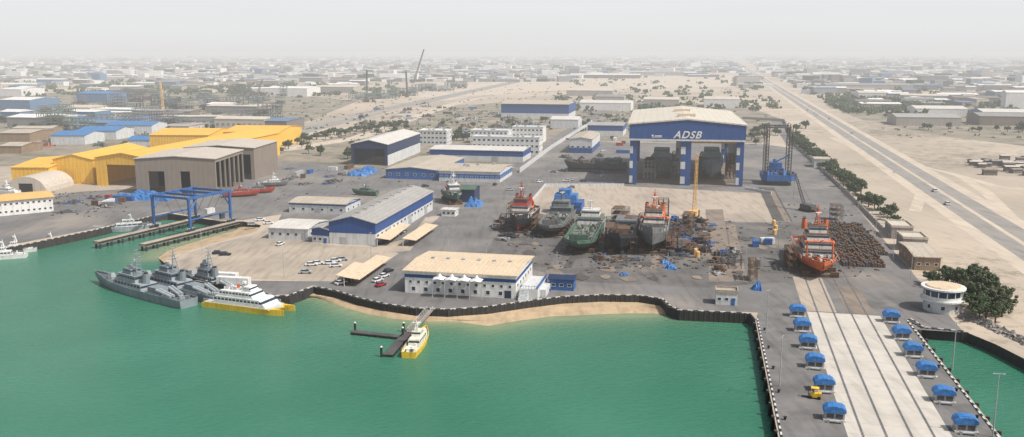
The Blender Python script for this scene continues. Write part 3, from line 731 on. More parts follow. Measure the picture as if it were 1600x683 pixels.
# yellow-white ferry
a = G(326,477,WATER); b = G(450,493,WATER); hd = math.atan2(b.y-a.y,b.x-a.x); L = (b-a).length; pos = (a+b)/2
T = thing('ferry', 'yellow and white catamaran passenger ferry moored at the quay', 'ferry', (pos.x,pos.y+2,WATER-1), hd)
c = M()
for sgn in (-1,1):
    rings = []
    for i in range(11):
        s = i/10; hw = 1.4*(1 if s < .6 else max(.05,1-((s-.6)/.4)**2)); x = (s-.5)*L
        y = sgn*3.0; rings.append([(x,y-hw,2.5+.5*s*s),(x,y-hw,1.0),(x-.08*L*s**3,y,0),(x,y+hw,1.0),(x,y+hw,2.5+.5*s*s)])
    c.loft(rings, 0)
c.loft([[(-L*.48,-4.4,2.5),(L*.34,-4.4,2.5),(L*.44,0,2.7),(L*.34,4.4,2.5),(-L*.48,4.4,2.5)],[(-L*.48,-4.4,2.9),(L*.34,-4.4,2.9),(L*.44,0,3.1),(L*.34,4.4,2.9),(-L*.48,4.4,2.9)]]); c.obj('hull', yellowp, T)
c = M(); c.loft([[(-L*.47,-4.2,2.905),(L*.33,-4.2,2.905),(L*.42,0,3.105),(L*.33,4.2,2.905),(-L*.47,4.2,2.905)],[(-L*.47,-4.2,3.0),(L*.33,-4.2,3.0),(L*.42,0,3.2),(L*.33,4.2,3.0),(-L*.47,4.2,3.0)]]); c.obj('deck', whitewall, T)
tier(T, -L*.36, L*.30, 3.9, 3.0, 2.3, white, nwin=12, rake=1.1)
tier(T, -L*.30, L*.14, 3.3, 5.3, 1.9, white, name='upper_cabin', nwin=9, rake=.9)
tier(T, -L*.02, L*.09, 2.0, 7.2, 1.6, white, name='wheelhouse', nwin=4, rake=.6)
mast(T, -L*.05, 7.2, 4, white, .6, 2)
railing(T, L, 8.2, 5.3, white, -.36, .1); railing(T, L, 8.8, 3.0, white, -.47, .3)
c = M(); c.cyl((-L*.16,1.5,7.2),(-L*.16,1.5,8.4),.5,n=8); c.obj('life_raft', orange, T)
gear(T, L, 6, 7.2, [white, lightsteel], 6, -.3, -.1, .6)
def small_boat(name, label, pos, heading, L, B, hullm, supm, tiers=2, z=WATER-.7, group=None, mst=True, deckm=None):
    T = ship(name, label, 'boat', pos, heading, L, B, L*.07+1.0, hullm, hullm, deckm or supm, z=z, water=.3, full=.5, group=group)
    D = L*.07+1.0-.4
    tier(T, -L*.22, L*.2, B*.34, D, 1.9, supm, 'cabin', .6, nwin=5)
    if tiers > 1: tier(T, -L*.10, L*.10, B*.27, D+1.9, 1.6, supm, 'wheelhouse', .5, nwin=3)
    if mst: mast(T, -L*.05, D+1.9*tiers-.2, 3.0, supm, .5, 2)
    c = M(); c.box(-L*.42,-B*.25,D-.1,-L*.28,B*.25,D+.7); c.cyl((-L*.3,-B*.2,D),(-L*.3,-B*.2,D+1.5),.3,n=6); c.obj('stern_box', supm, T)
    railing(T, L, B*.96, D, lightsteel, -.45, .2)
    gear(T, L, B*.8, D, [steel], 7, -.46, -.24, .4)
    return T
a = G(634,560,WATER); b = G(662,522,WATER); hd = math.atan2(b.y-a.y,b.x-a.x)
small_boat('pilot_boat', 'yellow and white pilot boat alongside the floating dock', (a+b)/2+Vector((.8,0,0)), hd, (b-a).length, 4.8, yellowp, mat('cream_white',(.72,.72,.60),.5,.1,.4), 2)
small_boat('patrol_boat', 'white patrol boat with open aft deck beside lift pier', G(200,361,WATER), math.radians(205), 30, 5.5, naval2, whitewall, 2, deckm=naval2)
small_boat('motor_yacht', 'white motor yacht moored at the quay', G(22,394,WATER), math.radians(200), 17, 5, white, white, 2)
small_boat('motor_yacht', 'white motor yacht with tall mast at the quay', G(2,404,WATER), math.radians(198), 19, 5.2, white, white, 2)
small_boat('motor_yacht', 'small white cruiser tied alongside a yacht', G(78,381,WATER), math.radians(202), 11, 3.6, white, white, 1)
small_boat('motor_yacht', 'white yacht on hard standing beside yellow sheds', G(10,305), math.radians(160), 18, 5, white, white, 2, z=.6)
small_boat('work_boat', 'red hulled work boat on hard standing', G(378,307), math.radians(20), 20, 5.5, redhull, redhull, 1, z=.5)
small_boat('work_boat', 'red and grey work boat on cradle', G(405,302), math.radians(15), 18, 5, redhull, greyhull, 1, z=.5)
small_boat('work_boat', 'grey boat with white cabin on cradle', G(430,291), math.radians(10), 16, 5, greyhull, white, 2, z=.5)
small_boat('work_boat', 'dark green boat hull on cradle', G(570,305), math.radians(160), 16, 4.5, greenhull, greenhull, 1, z=.5)
small_boat('launch', 'small open white launch by jetty wall', G(1150,499,WATER), math.radians(10), 6, 2.0, white, white, 1, mst=False)

TOCAM = YARD-math.pi/2
def at(px, py, L): return G(px,py)+VY*(L/2)
def cradle(T, L, B):
    for i in range(6):
        m = M(); x = -L*.4+i*L*.15; m.box(x-.5,-B*.45,-1.8,x+.5,B*.45,-.9); m.box(x-.6,-B*.45,-.9,x+.6,-B*.25,.2); m.box(x-.6,B*.25,-.9,x+.6,B*.45,.2); m.obj('keel_block', steelbrown, T)
def tug(name, label, px, py, L, B, D, lower, upper, deckm, supm, topm, accent, heading=TOCAM, nt=3, sheer=.3, fx=(-.05,.30)):
    T = ship(name, label, 'ship', at(px,py,L), heading, L, B, D, lower, upper, deckm, z=1.8, full=.55, sheer=sheer)
    cradle(T, L, B); z = D-.8
    x0, x1 = L*fx[0], L*fx[1]
    for k in range(nt):
        tier(T, x0+k*L*.03, x1-k*L*.035, B*(.40-.06*k), z+2.6*k, 2.6, supm if k < nt-1 else topm, nwin=5, roofm=deckm if k != 1 else accent, name='superstructure' if k < nt-1 else 'wheelhouse')
    z2 = z+2.6*nt; mast(T, (x0+x1)/2, z2, 8, accent, 1.0, 3)
    for sgn in (-1,1): funnel(T, x0+1, sgn*B*.28, z+2.6*(nt-1), 3.6, 1.0, accent)
    c = M(); c.cyl((x0-4,B*.3,z),(x0-4,B*.3,z+5),.6,n=8); c.beam((x0-4,B*.3,z+5),(x0-L*.25,B*.1,z+7.5),.6); c.obj('deck_crane', accent, T)
    gear(T, L, B, z, [accent, steelbrown, lightsteel], 10, -.45, fx[0]-.02, 1)
    gear(T, L, B*.7, z+.5, [supm, accent, steel, shipwhite], 7, fx[1], .40, .7)
    for k in range(nt): gear(T, L, B*(.7-.1*k), z+2.6*(k+1)+.1, [supm, accent], 4, fx[0]+.04*k, fx[1]-.05*k-.05, .5)
    for sgn in (-1,1):
        c = M(); x = (x0+x1)/2-1; c.loft([[(x+2.4*s, sgn*B*.44+.7*math.cos(a)*(1-s*s*.7), z+4.0+.7*math.sin(a)*(1-s*s*.7)) for a in [k*math.pi/3 for k in range(6)]] for s in (-1,-.5,0,.5,1)]); c.obj('lifeboat', orange, T)
    railing(T, L, B, D-.5, shipwhite, -.45, .3)
    return T
tug('tug', 'red and white tug with black hull on slipway', 806, 368, 36, 11, 5.6, redhull, blackhull, steelbrown, shipwhite, redhull, redhull, nt=3)
tug('supply_ship', 'orange and white anchor tug with tall grey bow on slipway', 1018, 402, 42, 12, 8, blackhull, greyhull, steelbrown, shipwhite, shipwhite, orange, nt=3, sheer=.3)
TT = tug('supply_ship', 'orange-red hulled supply ship with white superstructure and cranes', 1286, 441, 50, 14, 4.6, redhull, orange, steelbrown, shipwhite, shipwhite, orange, nt=4, sheer=.12, fx=(-.12,.20))
c = M()
for sgn in (-1,1): c.beam((12,sgn*4.5,4),(12,sgn*4.5,10),.5)
c.beam((12,-4.5,10),(12,4.5,10),.6); c.beam((12,0,10),(19,0,12),.35); c.obj('bow_gantry', orange, TT)
def landing(px, py, L, B, D, label, hm, dm, supm):
    T = ship('landing_craft', label, 'ship', at(px,py,L), TOCAM, L, B, D, blackhull, hm, dm, z=1.6, full=.88, transom=.95, sheer=.06)
    cradle(T, L, B); z = D-.8
    tier(T, -L*.42, -L*.22, B*.42, z, 3, supm, nwin=5, roofm=dm); tier(T, -L*.40, -L*.26, B*.3, z+3.2, 2.8, supm, 'wheelhouse', nwin=4)
    mast(T, -L*.34, z+6, 6, supm, .8, 2)
    c = M(); c.box(L*.42,-B*.3,z,L*.435,B*.3,z+3); c.obj('bow_ramp', hm, T)
    for i in range(5):
        c = M(); c.box(-L*.15+i*L*.11,-B*.38,z,-L*.15+i*L*.11+.25,B*.38,z+.3); c.obj('hatch_coaming', hm, T)
    for sgn in (-1,1):
        c = M(); c.box(-L*.2,sgn*B*.44-.3,z,L*.4,sgn*B*.44+.3,z+1.3); c.obj('side_bulwark', hm, T)
    gear(T, L, B, z, [steelbrown, dm, lightsteel, steel], 9, -.2, .4, 1)
    return T
landing(902, 402, 56, 13, 4.6, 'large green landing craft with open cargo deck on slipway', greenhull, greendeck, shipwhite)
landing(858, 374, 46, 12, 4.2, 'green and grey landing craft hull under repair', greyhull, steelgreen, greyhull)
T = ship('barge', 'dark barge hull under construction with scaffolding', 'ship', at(968,402,45), TOCAM, 45, 11, 6, blackhull, blackhull, steel, z=1.5, full=.8)
cradle(T,45,11); tier(T,-18,-6,4.5,5,3,greyhull,nwin=3); tier(T,2,10,3,5,2.5,steelbrown); gear(T,45,11,5,[steel,steelbrown,greyhull],14,-.45,.4,1)
T = thing('accommodation_module', 'bright blue offshore accommodation module with wrapped tarpaulins', 'module', G(862,334), YARD)
for (x0,y0,z0,x1,y1,z1,mt) in [(0,0,2,15,12,6,bluep),(1,1,6,12,10,9.5,tarp),(3,2,9.5,9,8,12,tarp)]:
    c = M(); rings = []
    for kz in range(3):
        z = z0+(z1-z0)*kz/2; rings.append([(x0+(x1-x0)*u+R.uniform(-.3,.3), y0+(y1-y0)*v+R.uniform(-.3,.3), z+R.uniform(-.2,.2)) for (u,v) in [(0,0),(.25,0),(.5,0),(.75,0),(1,0),(1,.5),(1,1),(.5,1),(0,1),(0,.5)]])
    c.loft(rings); c.obj('module_block', mt, T)
for x in (1,7.5,14):
    for y in (1,11): c = M(); c.beam((x,y,0),(x,y,2),.8); c.obj('support', steel, T)
tug('tug', 'green and white small tug on cradle beside stores', 697, 322, 24, 8, 4, blackhull, greenhull, greendeck, shipwhite, shipwhite, whitewall, nt=2, heading=TOCAM+.5)
building('scaffold_tent', 'dark blue repair tent beside the green tug', (715,316), (742,318), 12, 7, 1.5, 'x', navy, greenhull)
for (px,py,L,hm,lbl) in [(1030,283,60,greyhull,'grey hull under construction inside the hall'),(1112,285,75,naval,'dark hull with blue superstructure inside the hall')]:
    T = ship('hull_under_construction', lbl, 'ship', at(px,py,L)+VY*4, TOCAM, L, 15, 9, hm, hm, lightsteel, z=1.6, full=.7)
    cradle(T,L,15); tier(T,-L*.1,L*.2,6,8,4,naval2,nwin=5); tier(T,-L*.05,L*.12,5,12,4,naval2,nwin=4); gear(T,L,15,8,[steelbrown,lightsteel,whitewall],10,-.4,.4,1.3)
T = ship('barge', 'long dark barge with deck machinery beside the hall', 'ship', G(930,268), YARD+math.pi, 42, 12, 5, blackhull, steel, steel, z=1, full=.85)
tier(T,-18,-8,4,4.2,4,steelgreen,nwin=4); tier(T,4,10,3,4.2,3,greyhull); gear(T,42,12,4.2,[steel,steelgreen,steelbrown],12,-.4,.4,1.5)

# jack-up rig
T = thing('jack_up_barge', 'blue jack-up barge with four tall lattice legs', 'rig', G(1190,290), YARD)
c = M(); c.prism([(0,3),(3,0),(17,0),(20,3),(20,22),(0,22)], 3, 6.5); c.obj('hull', bluep, T)
for x in (2.5,16):
    for y in (4,19):
        c = M(); s = .9; top = 36
        for dx in (-s,s):
            for dy in (-s,s): c.beam((x+dx,y+dy,0),(x+dx,y+dy,top),.35)
        zz = 0
        while zz < top-2:
            c.beam((x-s,y-s,zz),(x+s,y-s,zz+2),.18); c.beam((x-s,y+s,zz+2),(x+s,y+s,zz),.18); c.beam((x-s,y-s,zz+2),(x-s,y+s,zz),.18); c.beam((x+s,y-s,zz),(x+s,y+s,zz+2),.18); zz += 2
        c.obj('lattice_leg', steel, T)
c = M(); c.box(4,6,6.5,13,18,10); c.box(5,8,10,12,16,13); c.obj('deckhouse', bluep, T)
c = M(); c.beam((8,12,13),(16,2,19),.7); c.cyl((8,12,12),(8,12,15),1,n=8); c.obj('deck_crane', tarp, T)
for y in (4,19): c = M(); c.beam((2.5,y,35),(16,y,35),.8); c.obj('cross_beam', steel, T)
for mt in (tarp, steelbrown, steel):
    c = M()
    for i in range(12): c.cbox((R.uniform(1,19),R.uniform(1,6),6.5),(R.uniform(.6,2.5),R.uniform(.6,2),R.uniform(.6,2.5)),R.random())
    c.obj('deck_gear', mt, T)

# travel lift + piers
def pier(a, b, w, label, zt=.25, th=1.2):
    a = Vector(a); b = Vector(b); L = (b-a).length; T = thing('lift_pier', label, 'pier', (a.x,a.y,0), math.atan2(b.y-a.y,b.x-a.x), 'boat lift finger piers')
    c = M(); c.box(0,-w/2,zt-th,L,w/2,zt); c.obj('deck', conc_pink, T)
    for i in range(int(L/6)+1):
        for sg in (-1,1):
            q = M(); q.cyl((1+i*6,sg*w*.35,-6),(1+i*6,sg*w*.35,zt-th),.45,n=8); q.obj('pile', quay_dark, T)
    for y0 in (-w/2-.15, w/2): c = M(); c.box(0,y0,zt-.9,L,y0+.15,zt-.1); c.obj('fender', rubber, T)
p1a, p1b, p2a, p2b = G(150,378), G(300,343), G(222,382), G(370,346)
pier(p1a,p1b,3.5,'finger pier of the boat lift with dark fenders'); pier(p2a,p2b,3.5,'second finger pier of the boat lift')
dv = (p2b-p2a).normalized(); ctr = (G(270,349)+G(335,354))/2
T = thing('boat_lift', 'blue travelling boat lift gantry straddling the finger piers', 'gantry crane', ctr, math.atan2(dv.y,dv.x))
Lh, Wh, Hh = 13, 11, 14.5
for x in (-Lh,Lh):
    for y in (-Wh,Wh):
        c = M(); c.box(x-.5,y-.5,1.5,x+.5,y+.5,Hh); c.beam((x,y,8),(x-math.copysign(5,x),y,Hh),.6); c.obj('leg', bluep, T)
        for dx in (-1.6,0,1.6):
            w = M(); w.cyl((x+dx,y-.5,.8),(x+dx,y+.5,.8),.85,n=12); w.obj('wheel', rubber, T)
        c = M(); c.box(x-2.4,y-.4,1.1,x+2.4,y+.4,1.7); c.obj('bogie', lightsteel, T)
for y in (-Wh,Wh):
    c = M(); c.box(-Lh-1,y-.5,Hh,Lh+1,y+.5,Hh+1.2); c.obj('girder', bluep, T)
    c = M(); c.box(-Lh,y-.3,5,Lh,y+.3,5.6); c.obj('tie_beam', bluep, T)
for x in (-Lh,-5,4,12): c = M(); c.box(x-.45,-Wh+.5,Hh+.1,x+.45,Wh-.5,Hh+1.1); c.obj('cross_girder', bluep, T)
for x in (-8,-2,4,9):
    for y in (-7,7): c = M(); c.beam((x,y*1.4,Hh),(x,y*.5,5),.15); c.obj('sling', rubber, T)
c = M(); c.box(-4,-Wh-1.9,6.8,1,-Wh+.2,9); c.obj('power_unit', whitewall, T)
c = M(); c.box(5,-Wh-1.5,3,7.5,-Wh-.4,5.5); c.obj('cab', glass, T)

# floating dock and gangway
def pontoon(a, b, w, label):
    L = (b-a).length; T = thing('floating_dock', label, 'dock', (a.x,a.y,WATER), math.atan2(b.y-a.y,b.x-a.x))
    c = M(); c.box(0,-w/2,-.5,L,w/2,.6); c.obj('float', rubber, T)
    c = M(); c.box(0,-w/2+.15,.6,L,w/2-.15,.72); c.obj('decking', steel, T)
    for x in (0,L):
        c = M(); c.cyl((x,w/2+.3,-4),(x,w/2+.3,2.8),.35,n=8); c.cyl((x,w/2+.3,2.8),(x,w/2+.3,3.2),.4,.05,n=8,mi=1); c.obj('pile', [rubber,white], T)
    for i in range(int(L/2.5)):
        c = M(); c.box(1+i*2.5,-w/2-.2,.1,1.6+i*2.5,-w/2,.6); c.obj('fender', rubber, T)
pontoon(G(551,521,WATER), G(626,529,WATER), 2.6, 'dark floating dock arm with mooring piles')
pontoon(G(606,558,WATER), G(640,519,WATER), 3.0, 'dark floating dock where the pilot boat is moored')
a = G(641,520,WATER+.8); b = G(672,485,0)
T = thing('gangway', 'steel gangway from the curved wall down to floating dock', 'gangway', a, math.atan2(b.y-a.y,b.x-a.x))
L = math.hypot(b.x-a.x,b.y-a.y); dz = b.z-a.z
c = M(); c.add([(0,-1,0),(L,-1,dz),(L,1,dz),(0,1,0),(0,-1,.2),(L,-1,dz+.2),(L,1,dz+.2),(0,1,.2)], [(3,2,1,0),(4,5,6,7),(0,1,5,4),(1,2,6,5),(2,3,7,6),(3,0,4,7)]); c.obj('walkway', conc_brown, T)
for sg in (-1,1):
    c = M(); c.beam((0,sg,1.3),(L,sg,dz+1.3),.14)
    n = 10
    for i in range(n+1): c.beam((L*i/n,sg,dz*i/n),(L*i/n,sg,dz*i/n+1.3),.12)
    for i in range(n): c.beam((L*i/n,sg,dz*i/n),(L*(i+1)/n,sg,dz*(i+1)/n+1.3),.1)
    c.obj('railing', lightsteel, T)

# ------------------------------------------------------------------ jetty winch covers
def winch(loc):
    T = thing('winch_housing', 'grey launching winch housing under bright blue cover on the jetty', 'winch housing', loc, YARD, 'covered winches along the jetty lane')
    c = M(); c.box(-2.4,-1.5,0,2.4,1.5,.35); c.obj('plinth', conc_pale, T)
    c = M(); c.box(-2.1,-1.2,.35,2.1,1.2,2.2); c.obj('base', lightsteel, T)
    for (x0,x1) in ((-1.7,-.2),(.2,1.7)): c = M(); c.box(x0,-1.28,.7,x1,-1.2,1.7); c.obj('vent', steel, T)
    c = M(); pr = [(-2.4,2.0),(2.4,2.0),(2.35,2.75),(1.5,3.3),(.3,3.55),(-.4,3.55),(-1.5,3.3),(-2.35,2.75)]; rings = []
    for k in range(6): rings.append([(p[0]+R.uniform(-.06,.06), -1.45+k*.58, p[1]+(R.uniform(-.12,.12) if p[1] > 2.1 else R.uniform(-.15,.05))) for p in pr])
    c.loft(rings); c.obj('cover', tarp, T)
    c = M(); c.cyl((-1.2,-2.3,.5),(1.2,-2.3,.5),.35,n=10); c.box(-1.6,-2.6,0,-1.2,-2.0,.8); c.box(1.2,-2.6,0,1.6,-2.0,.8); c.obj('winch_drum', lightsteel, T)
    return T
w0 = winch(G(1246,494))
for (x,y) in [(1253,517),(1262,543),(1273,574),(1287,610),(1303,655),(1392,503),(1408,529),(1426,556),(1447,587),(1474,627),(1507,673)]: dup(w0, G(x,y), YARD+R.uniform(-.08,.08))
fm = M(); fm.cyl((0,0,-6),(0,0,.15),.45,n=8)
T0 = thing('fender_pile', 'dark rubber fender pile on the jetty face', 'fender', (0,0,0), 0, 'fenders along the jetty')
fm.obj('pile', rubber, T0); c = M(); c.cyl((0,0,.15),(0,0,.35),.4,n=8); c.obj('cap', steel, T0)
first = True
for (a,b) in ((shore[-2], JE_l),(jr1, JE_r)):
    n = 26
    for i in range(n):
        p = a.lerp(b, (i+.5)/n); sg = -1 if a is not jr1 else 1
        q = p+UX_J*sg*.5
        if first: T0.location = q; first = False
        else: dup(T0, q)
bo0 = thing('bollard', 'black mooring bollard near the jetty edge', 'bollard', shore[-2].lerp(JE_l,.05)+UX_J*2, 0, 'mooring bollards')
c = M(); c.cyl((0,0,0),(0,0,.6),.25,n=10); c.cyl((0,0,.6),(0,0,.8),.4,n=10); c.obj('bollard_post', rubber, bo0)
for i in range(1,12):
    dup(bo0, shore[-2].lerp(JE_l,.05+i*.08)+UX_J*2); dup(bo0, jr1.lerp(JE_r,.05+i*.08)-UX_J*2)
def lamp(loc, h, label='tall grey lamp mast with twin lamps'):
    T = thing('street_lamp', label, 'street lamp', loc, R.uniform(0,3), 'lamp masts of the yard')
    c = M(); c.cyl((0,0,0),(0,0,h),.18,.09,n=8); c.obj('pole', lightsteel, T)
    c = M(); c.beam((-.8,0,h),(.8,0,h),.1); c.obj('arm', lightsteel, T)
    for sg in (-1,1): c = M(); c.box(sg*.95-.3,-.15,h-.08,sg*.95+.3,.15,h+.08); c.obj('lamp_head', lightsteel, T)
    return T
l0_ = lamp(G(1551,683),14)
for (x,y) in [(1488,578),(1218,604),(1197,520),(444,434),(1164,430),(990,365),(1216,398),(760,428),(700,400),(316,398),(870,440),(580,405)]: dup(l0_, G(x,y), R.uniform(0,3), .9 if y > 500 else .75)
for i in range(7): dup(l0_, G(1255+i*28, 262+i*29), 1, .7)
T = thing('forklift', 'yellow forklift with overhead guard on the jetty', 'forklift', G(1272,622), 2.8)
c = M(); c.loft([[(-1.6,-.8,.4),(1.2,-.8,.4),(1.2,.8,.4),(-1.6,.8,.4)],[(-1.6,-.8,1.5),(.4,-.8,1.2),(.4,.8,1.2),(-1.6,.8,1.5)]]); c.obj('body', yellowp, T)
c = M()
for x in (-1,.8):
    for y in (-.7,.7): c.beam((x,y,1.2),(x*.8,y,2.5),.12)
c.box(-1,-.8,2.5,.8,.8,2.6); c.obj('overhead_guard', yellowp, T)
c = M(); c.box(1.25,-.5,.1,1.4,-.3,3); c.box(1.25,.3,.1,1.4,.5,3); c.box(1.4,-.45,.1,2.9,-.3,.2); c.box(1.4,.3,.1,2.9,.45,.2); c.box(1.25,-.3,2.8,1.4,.3,3); c.obj('mast_and_forks', steel, T)
for x in (-1.1,.8):
    for y in (-.85,.85): c = M(); c.cyl((x,y-.15,.4),(x,y+.15,.4),.4,n=12); c.obj('wheel', rubber, T)

# ------------------------------------------------------------------ cars
def carproto(cm):
    T = thing('parked_car', 'parked car', 'car', (0,-500,-50), 0, 'cars parked around the yard')
    c = M()
    pr = [(-2.3,.35),(2.3,.35),(2.35,.75),(1.2,.95),(-1.6,1.0),(-2.3,.9)]
    c.loft([[(p[0],y*.88 if abs(y)>.8 else y,p[1]) for p in pr] for y in (-.9,.9)]); c.obj('body', cm, T)
    c = M(); c.loft([[(-1.9,-.8,.98),(1.05,-.8,.95),(1.05,.8,.95),(-1.9,.8,.98)],[(-1.5,-.65,1.5),(.4,-.65,1.5),(.4,.65,1.5),(-1.5,.65,1.5)]]); c.obj('window', glass, T)
    c = M(); c.box(-1.45,-.62,1.5,.35,.62,1.56); c.obj('roof', cm, T)
    for x in (-1.45,1.4):
        for y in (-.82,.82): c = M(); c.cyl((x,y-.1,.33),(x,y+.1,.33),.34,n=12); c.obj('wheel', rubber, T)
    return T
cars = [carproto(c) for c in carcols]
cn = ['white','silver','black','red','blue']
used = [False]*5
def car(px, py, ci, rot):
    p = G(px,py,.05); lb = '%s car parked in the yard' % cn[ci]
    if not used[ci]: used[ci] = True; cars[ci].location = p; cars[ci].rotation_euler.z = rot; cars[ci]['label'] = lb; return
    dup(cars[ci], p, rot, label=lb)
for (x,y,ci,r) in [(341,397,2,.1),(352,399,2,.1),(438,383,0,1.2),(487,415,0,.2),(497,413,0,.2),(515,413,0,.15),(524,409,0,.15),(535,407,1,.15),(525,417,0,.2),(478,427,1,.1),(533,444,0,.9),(543,440,2,.9),(548,434,0,.9),(553,430,0,.9),(407,345,0,.3),(420,350,0,.3),(395,352,1,.3),(600,433,0,1),(607,425,2,1),(590,440,0,1),(595,447,3,1),(850,455,4,.2)]: car(x,y,ci,r)
for i in range(26):
    t = R.random(); car(585+45*t+R.uniform(-2,2), 382-20*t, R.choice([0,0,1,2,4]), YARD+R.choice([0,.1]))
for i in range(34): car(R.uniform(660,960), R.uniform(262,300) if R.random()<.4 else R.uniform(200,240), R.choice([0,0,1,2,3,4]), R.uniform(0,3))
HP = vline(1531,350,150,3000)
for i in range(9):
    t = R.uniform(.08,.6); p = HP[0].lerp(HP[2], t)+Vector((R.choice([-2,2,8.5]),0,.04)); dup(cars[R.choice([0,0,1])], p, math.pi/2-.22, 1.2, label='white vehicle driving on the desert highway', group='vehicles on the highway')
def carport(p0, p1, dep, label):
    a = G(*p0); b = G(*p1); L = (b-a).length; T = thing('carport', label, 'carport', a, math.atan2(b.y-a.y,b.x-a.x), 'shade canopies over parked cars')
    c = M()
    c.add([(0,0,2.6),(L,0,2.6),(L,dep,3.3),(0,dep,3.3),(0,0,2.75),(L,0,2.75),(L,dep,3.45),(0,dep,3.45)], [(3,2,1,0),(4,5,6,7),(0,1,5,4),(1,2,6,5),(2,3,7,6),(3,0,4,7)])
    c.obj('canopy', cream, T)
    for i in range(6):
        c = M(); c.beam((L*i/5*.98+.2,dep-.3,0),(L*i/5*.98+.2,dep-.3,3.3),.2); c.obj('post', white, T)
carport((562,449),(612,413),6,'cream shade canopy over parked cars beside the office')
carport((546,446),(575,424),5,'cream shade canopy on white posts')
carport((610,385),(642,360),6,'shade canopy along the workshop wall'); carport((650,386),(685,361),6,'shade canopy beside the boulevard')

# ------------------------------------------------------------------ cranes
def lattice(m, a, b, w, seg, th=.2, mi=0):
    a = Vector(a); b = Vector(b); d = (b-a).normalized(); u = d.orthogonal().normalized()*w/2; v = d.cross(u).normalized()*w/2
    cs = [u+v, u-v, -u-v, -u+v]
    for c in cs: m.beam(a+c, b+c*.6, th, mi)
    for i in range(seg):
        p = a.lerp(b, i/seg); q = a.lerp(b, (i+1)/seg); f = 1-.4*i/seg; g = 1-.4*(i+1)/seg
        for k in range(4): m.beam(p+cs[k]*f, q+cs[(k+1)%4]*g, th*.6, mi)
def crane(name, label, loc, rot, boom, h, bm, w=1.6, th=.25):
    T = thing(name, label, 'crane', loc, rot)
    c = M(); c.box(-3.5,-2.2,1.2,3.5,2.2,3.6); c.box(-4.8,-2,1.4,-3.5,2,3); c.obj('body', bm, T)
    c = M(); c.box(1.5,-2.6,1.6,3.5,-2.2,3.4); c.obj('cab', glass, T)
    for y in (-2,2):
        c = M(); c.box(-4,y-.5,0,4,y+.5,1.1); c.obj('crawler_track', rubber, T)
    c = M(); lattice(c, (2.5,0,2.5), (2.5+boom,0,h), w, 14, th); c.obj('boom', bm, T)
    c = M(); c.beam((-3,0,3.5),(2.5+boom,0,h),.1); c.beam((2.5+boom,0,h),(2.5+boom+.5,0,h*.25),.1); c.obj('cable', rubber, T)
crane('crawler_crane', 'yellow crawler crane with raised lattice boom on the slipway', G(1083,340), 1.2, 2.5, 31, ochre, 1.3, .18)
crane('crawler_crane', 'tall lattice crane working in the desert', G(645,130), .5, 30, 85, steel, 3, .8)
crane('crawler_crane', 'crane with upright boom beside fabrication yard', G(572,158), 1.4, 6, 50, steel, 2.4, .6)
crane('crawler_crane', 'crane with upright boom beside steel frames', G(636,152), 1.4, -6, 45, steel, 2.4, .6)
crane('crawler_crane', 'crane among the steel modules', G(395,168), 1.0, 18, 40, steel, 2.4, .5)
crane('crawler_crane', 'crane among the steel modules', G(255,172), 2.0, 20, 38, ochre, 2.4, .5)
crane('crawler_crane', 'small crane beside orange ship', G(1262,330), 2, 8, 18, steel, 1.4, .35)

# ------------------------------------------------------------------ clutter
def scaffold(px, py, nx_, ny_, nz_, mt, s=2.4, label='steel scaffolding tower around slipway'):
    T = thing('scaffold', label, 'scaffolding', G(px,py), YARD+R.uniform(-.1,.1), 'scaffolding between the ships')
    m = M()
    for i in range(nx_+1):
        for j in range(ny_+1):
            m.beam((i*s,j*s,0),(i*s,j*s,nz_*s),.16)
    for k in range(1,nz_+1):
        for j in range(ny_+1): m.beam((0,j*s,k*s),(nx_*s,j*s,k*s),.14)
        for i in range(nx_+1): m.beam((i*s,0,k*s),(i*s,ny_*s,k*s),.14)
        for i in range(nx_): m.beam((i*s,0,(k-1)*s),((i+1)*s,0,k*s),.1)
    m.obj('scaffold_frame', mt, T)
    for k in range(1,nz_+1):
        if R.random()<.75: m = M(); m.box(0,0,k*s+.1,nx_*s*R.uniform(.5,1),ny_*s,k*s+.16); m.obj('platform', steelbrown, T)
for (x,y,a,b,c_) in [(945,392,2,5,4),(985,398,1,6,3),(1040,395,2,4,3),(1052,372,3,3,2),(1065,398,2,2,2),(995,372,1,4,4),(830,366,1,5,3),(780,362,1,3,3),(1128,420,3,2,2),(1090,385,2,3,2),(935,372,1,5,3),(1232,425,1,6,3),(1172,440,1,3,3),(1028,352,2,3,5),(1255,398,1,4,3),(1005,280,3,8,5),(1048,275,2,8,6),(1095,280,2,9,5),(1135,280,2,9,6),(1065,360,2,4,3),(955,350,3,4,3),(1300,345,2,3,3),(792,350,1,4,4),(1035,385,1,3,4),(975,375,2,3,4)]:
    scaffold(x,y,a,b,c_,R.choice([steel,steelbrown,lightsteel]))
def pile(px, py, w, l, h, mt, label, n=28, name='steel_pile', tube=.5):
    T = thing(name, label, 'material pile', G(px,py), YARD+R.uniform(-.2,.2), 'material piles on the slipways')
    m = M()
    for i in range(n):
        x, y = R.uniform(-w/2,w/2), R.uniform(-l/2,l/2); hz = h*max(.15,1-(2*abs(x)/w)**2*.7)*R.uniform(.3,1)
        if R.random()<tube: L_ = R.uniform(1.5,5); a = R.uniform(0,3.1); m.cyl((x-math.cos(a)*L_/2,y-math.sin(a)*L_/2,hz*.6),(x+math.cos(a)*L_/2,y+math.sin(a)*L_/2,hz*R.uniform(.3,.9)),R.uniform(.12,.4),n=6,mi=R.choice([0,0,1]))
        else: m.cbox((x,y,0),(R.uniform(.6,2.4),R.uniform(.6,2),hz),R.random()*3,R.choice([0,0,0,1,1]))
    m.obj('heap', [mt, R.choice([steel,steelbrown,greyhull,lightsteel,bluep])], T)
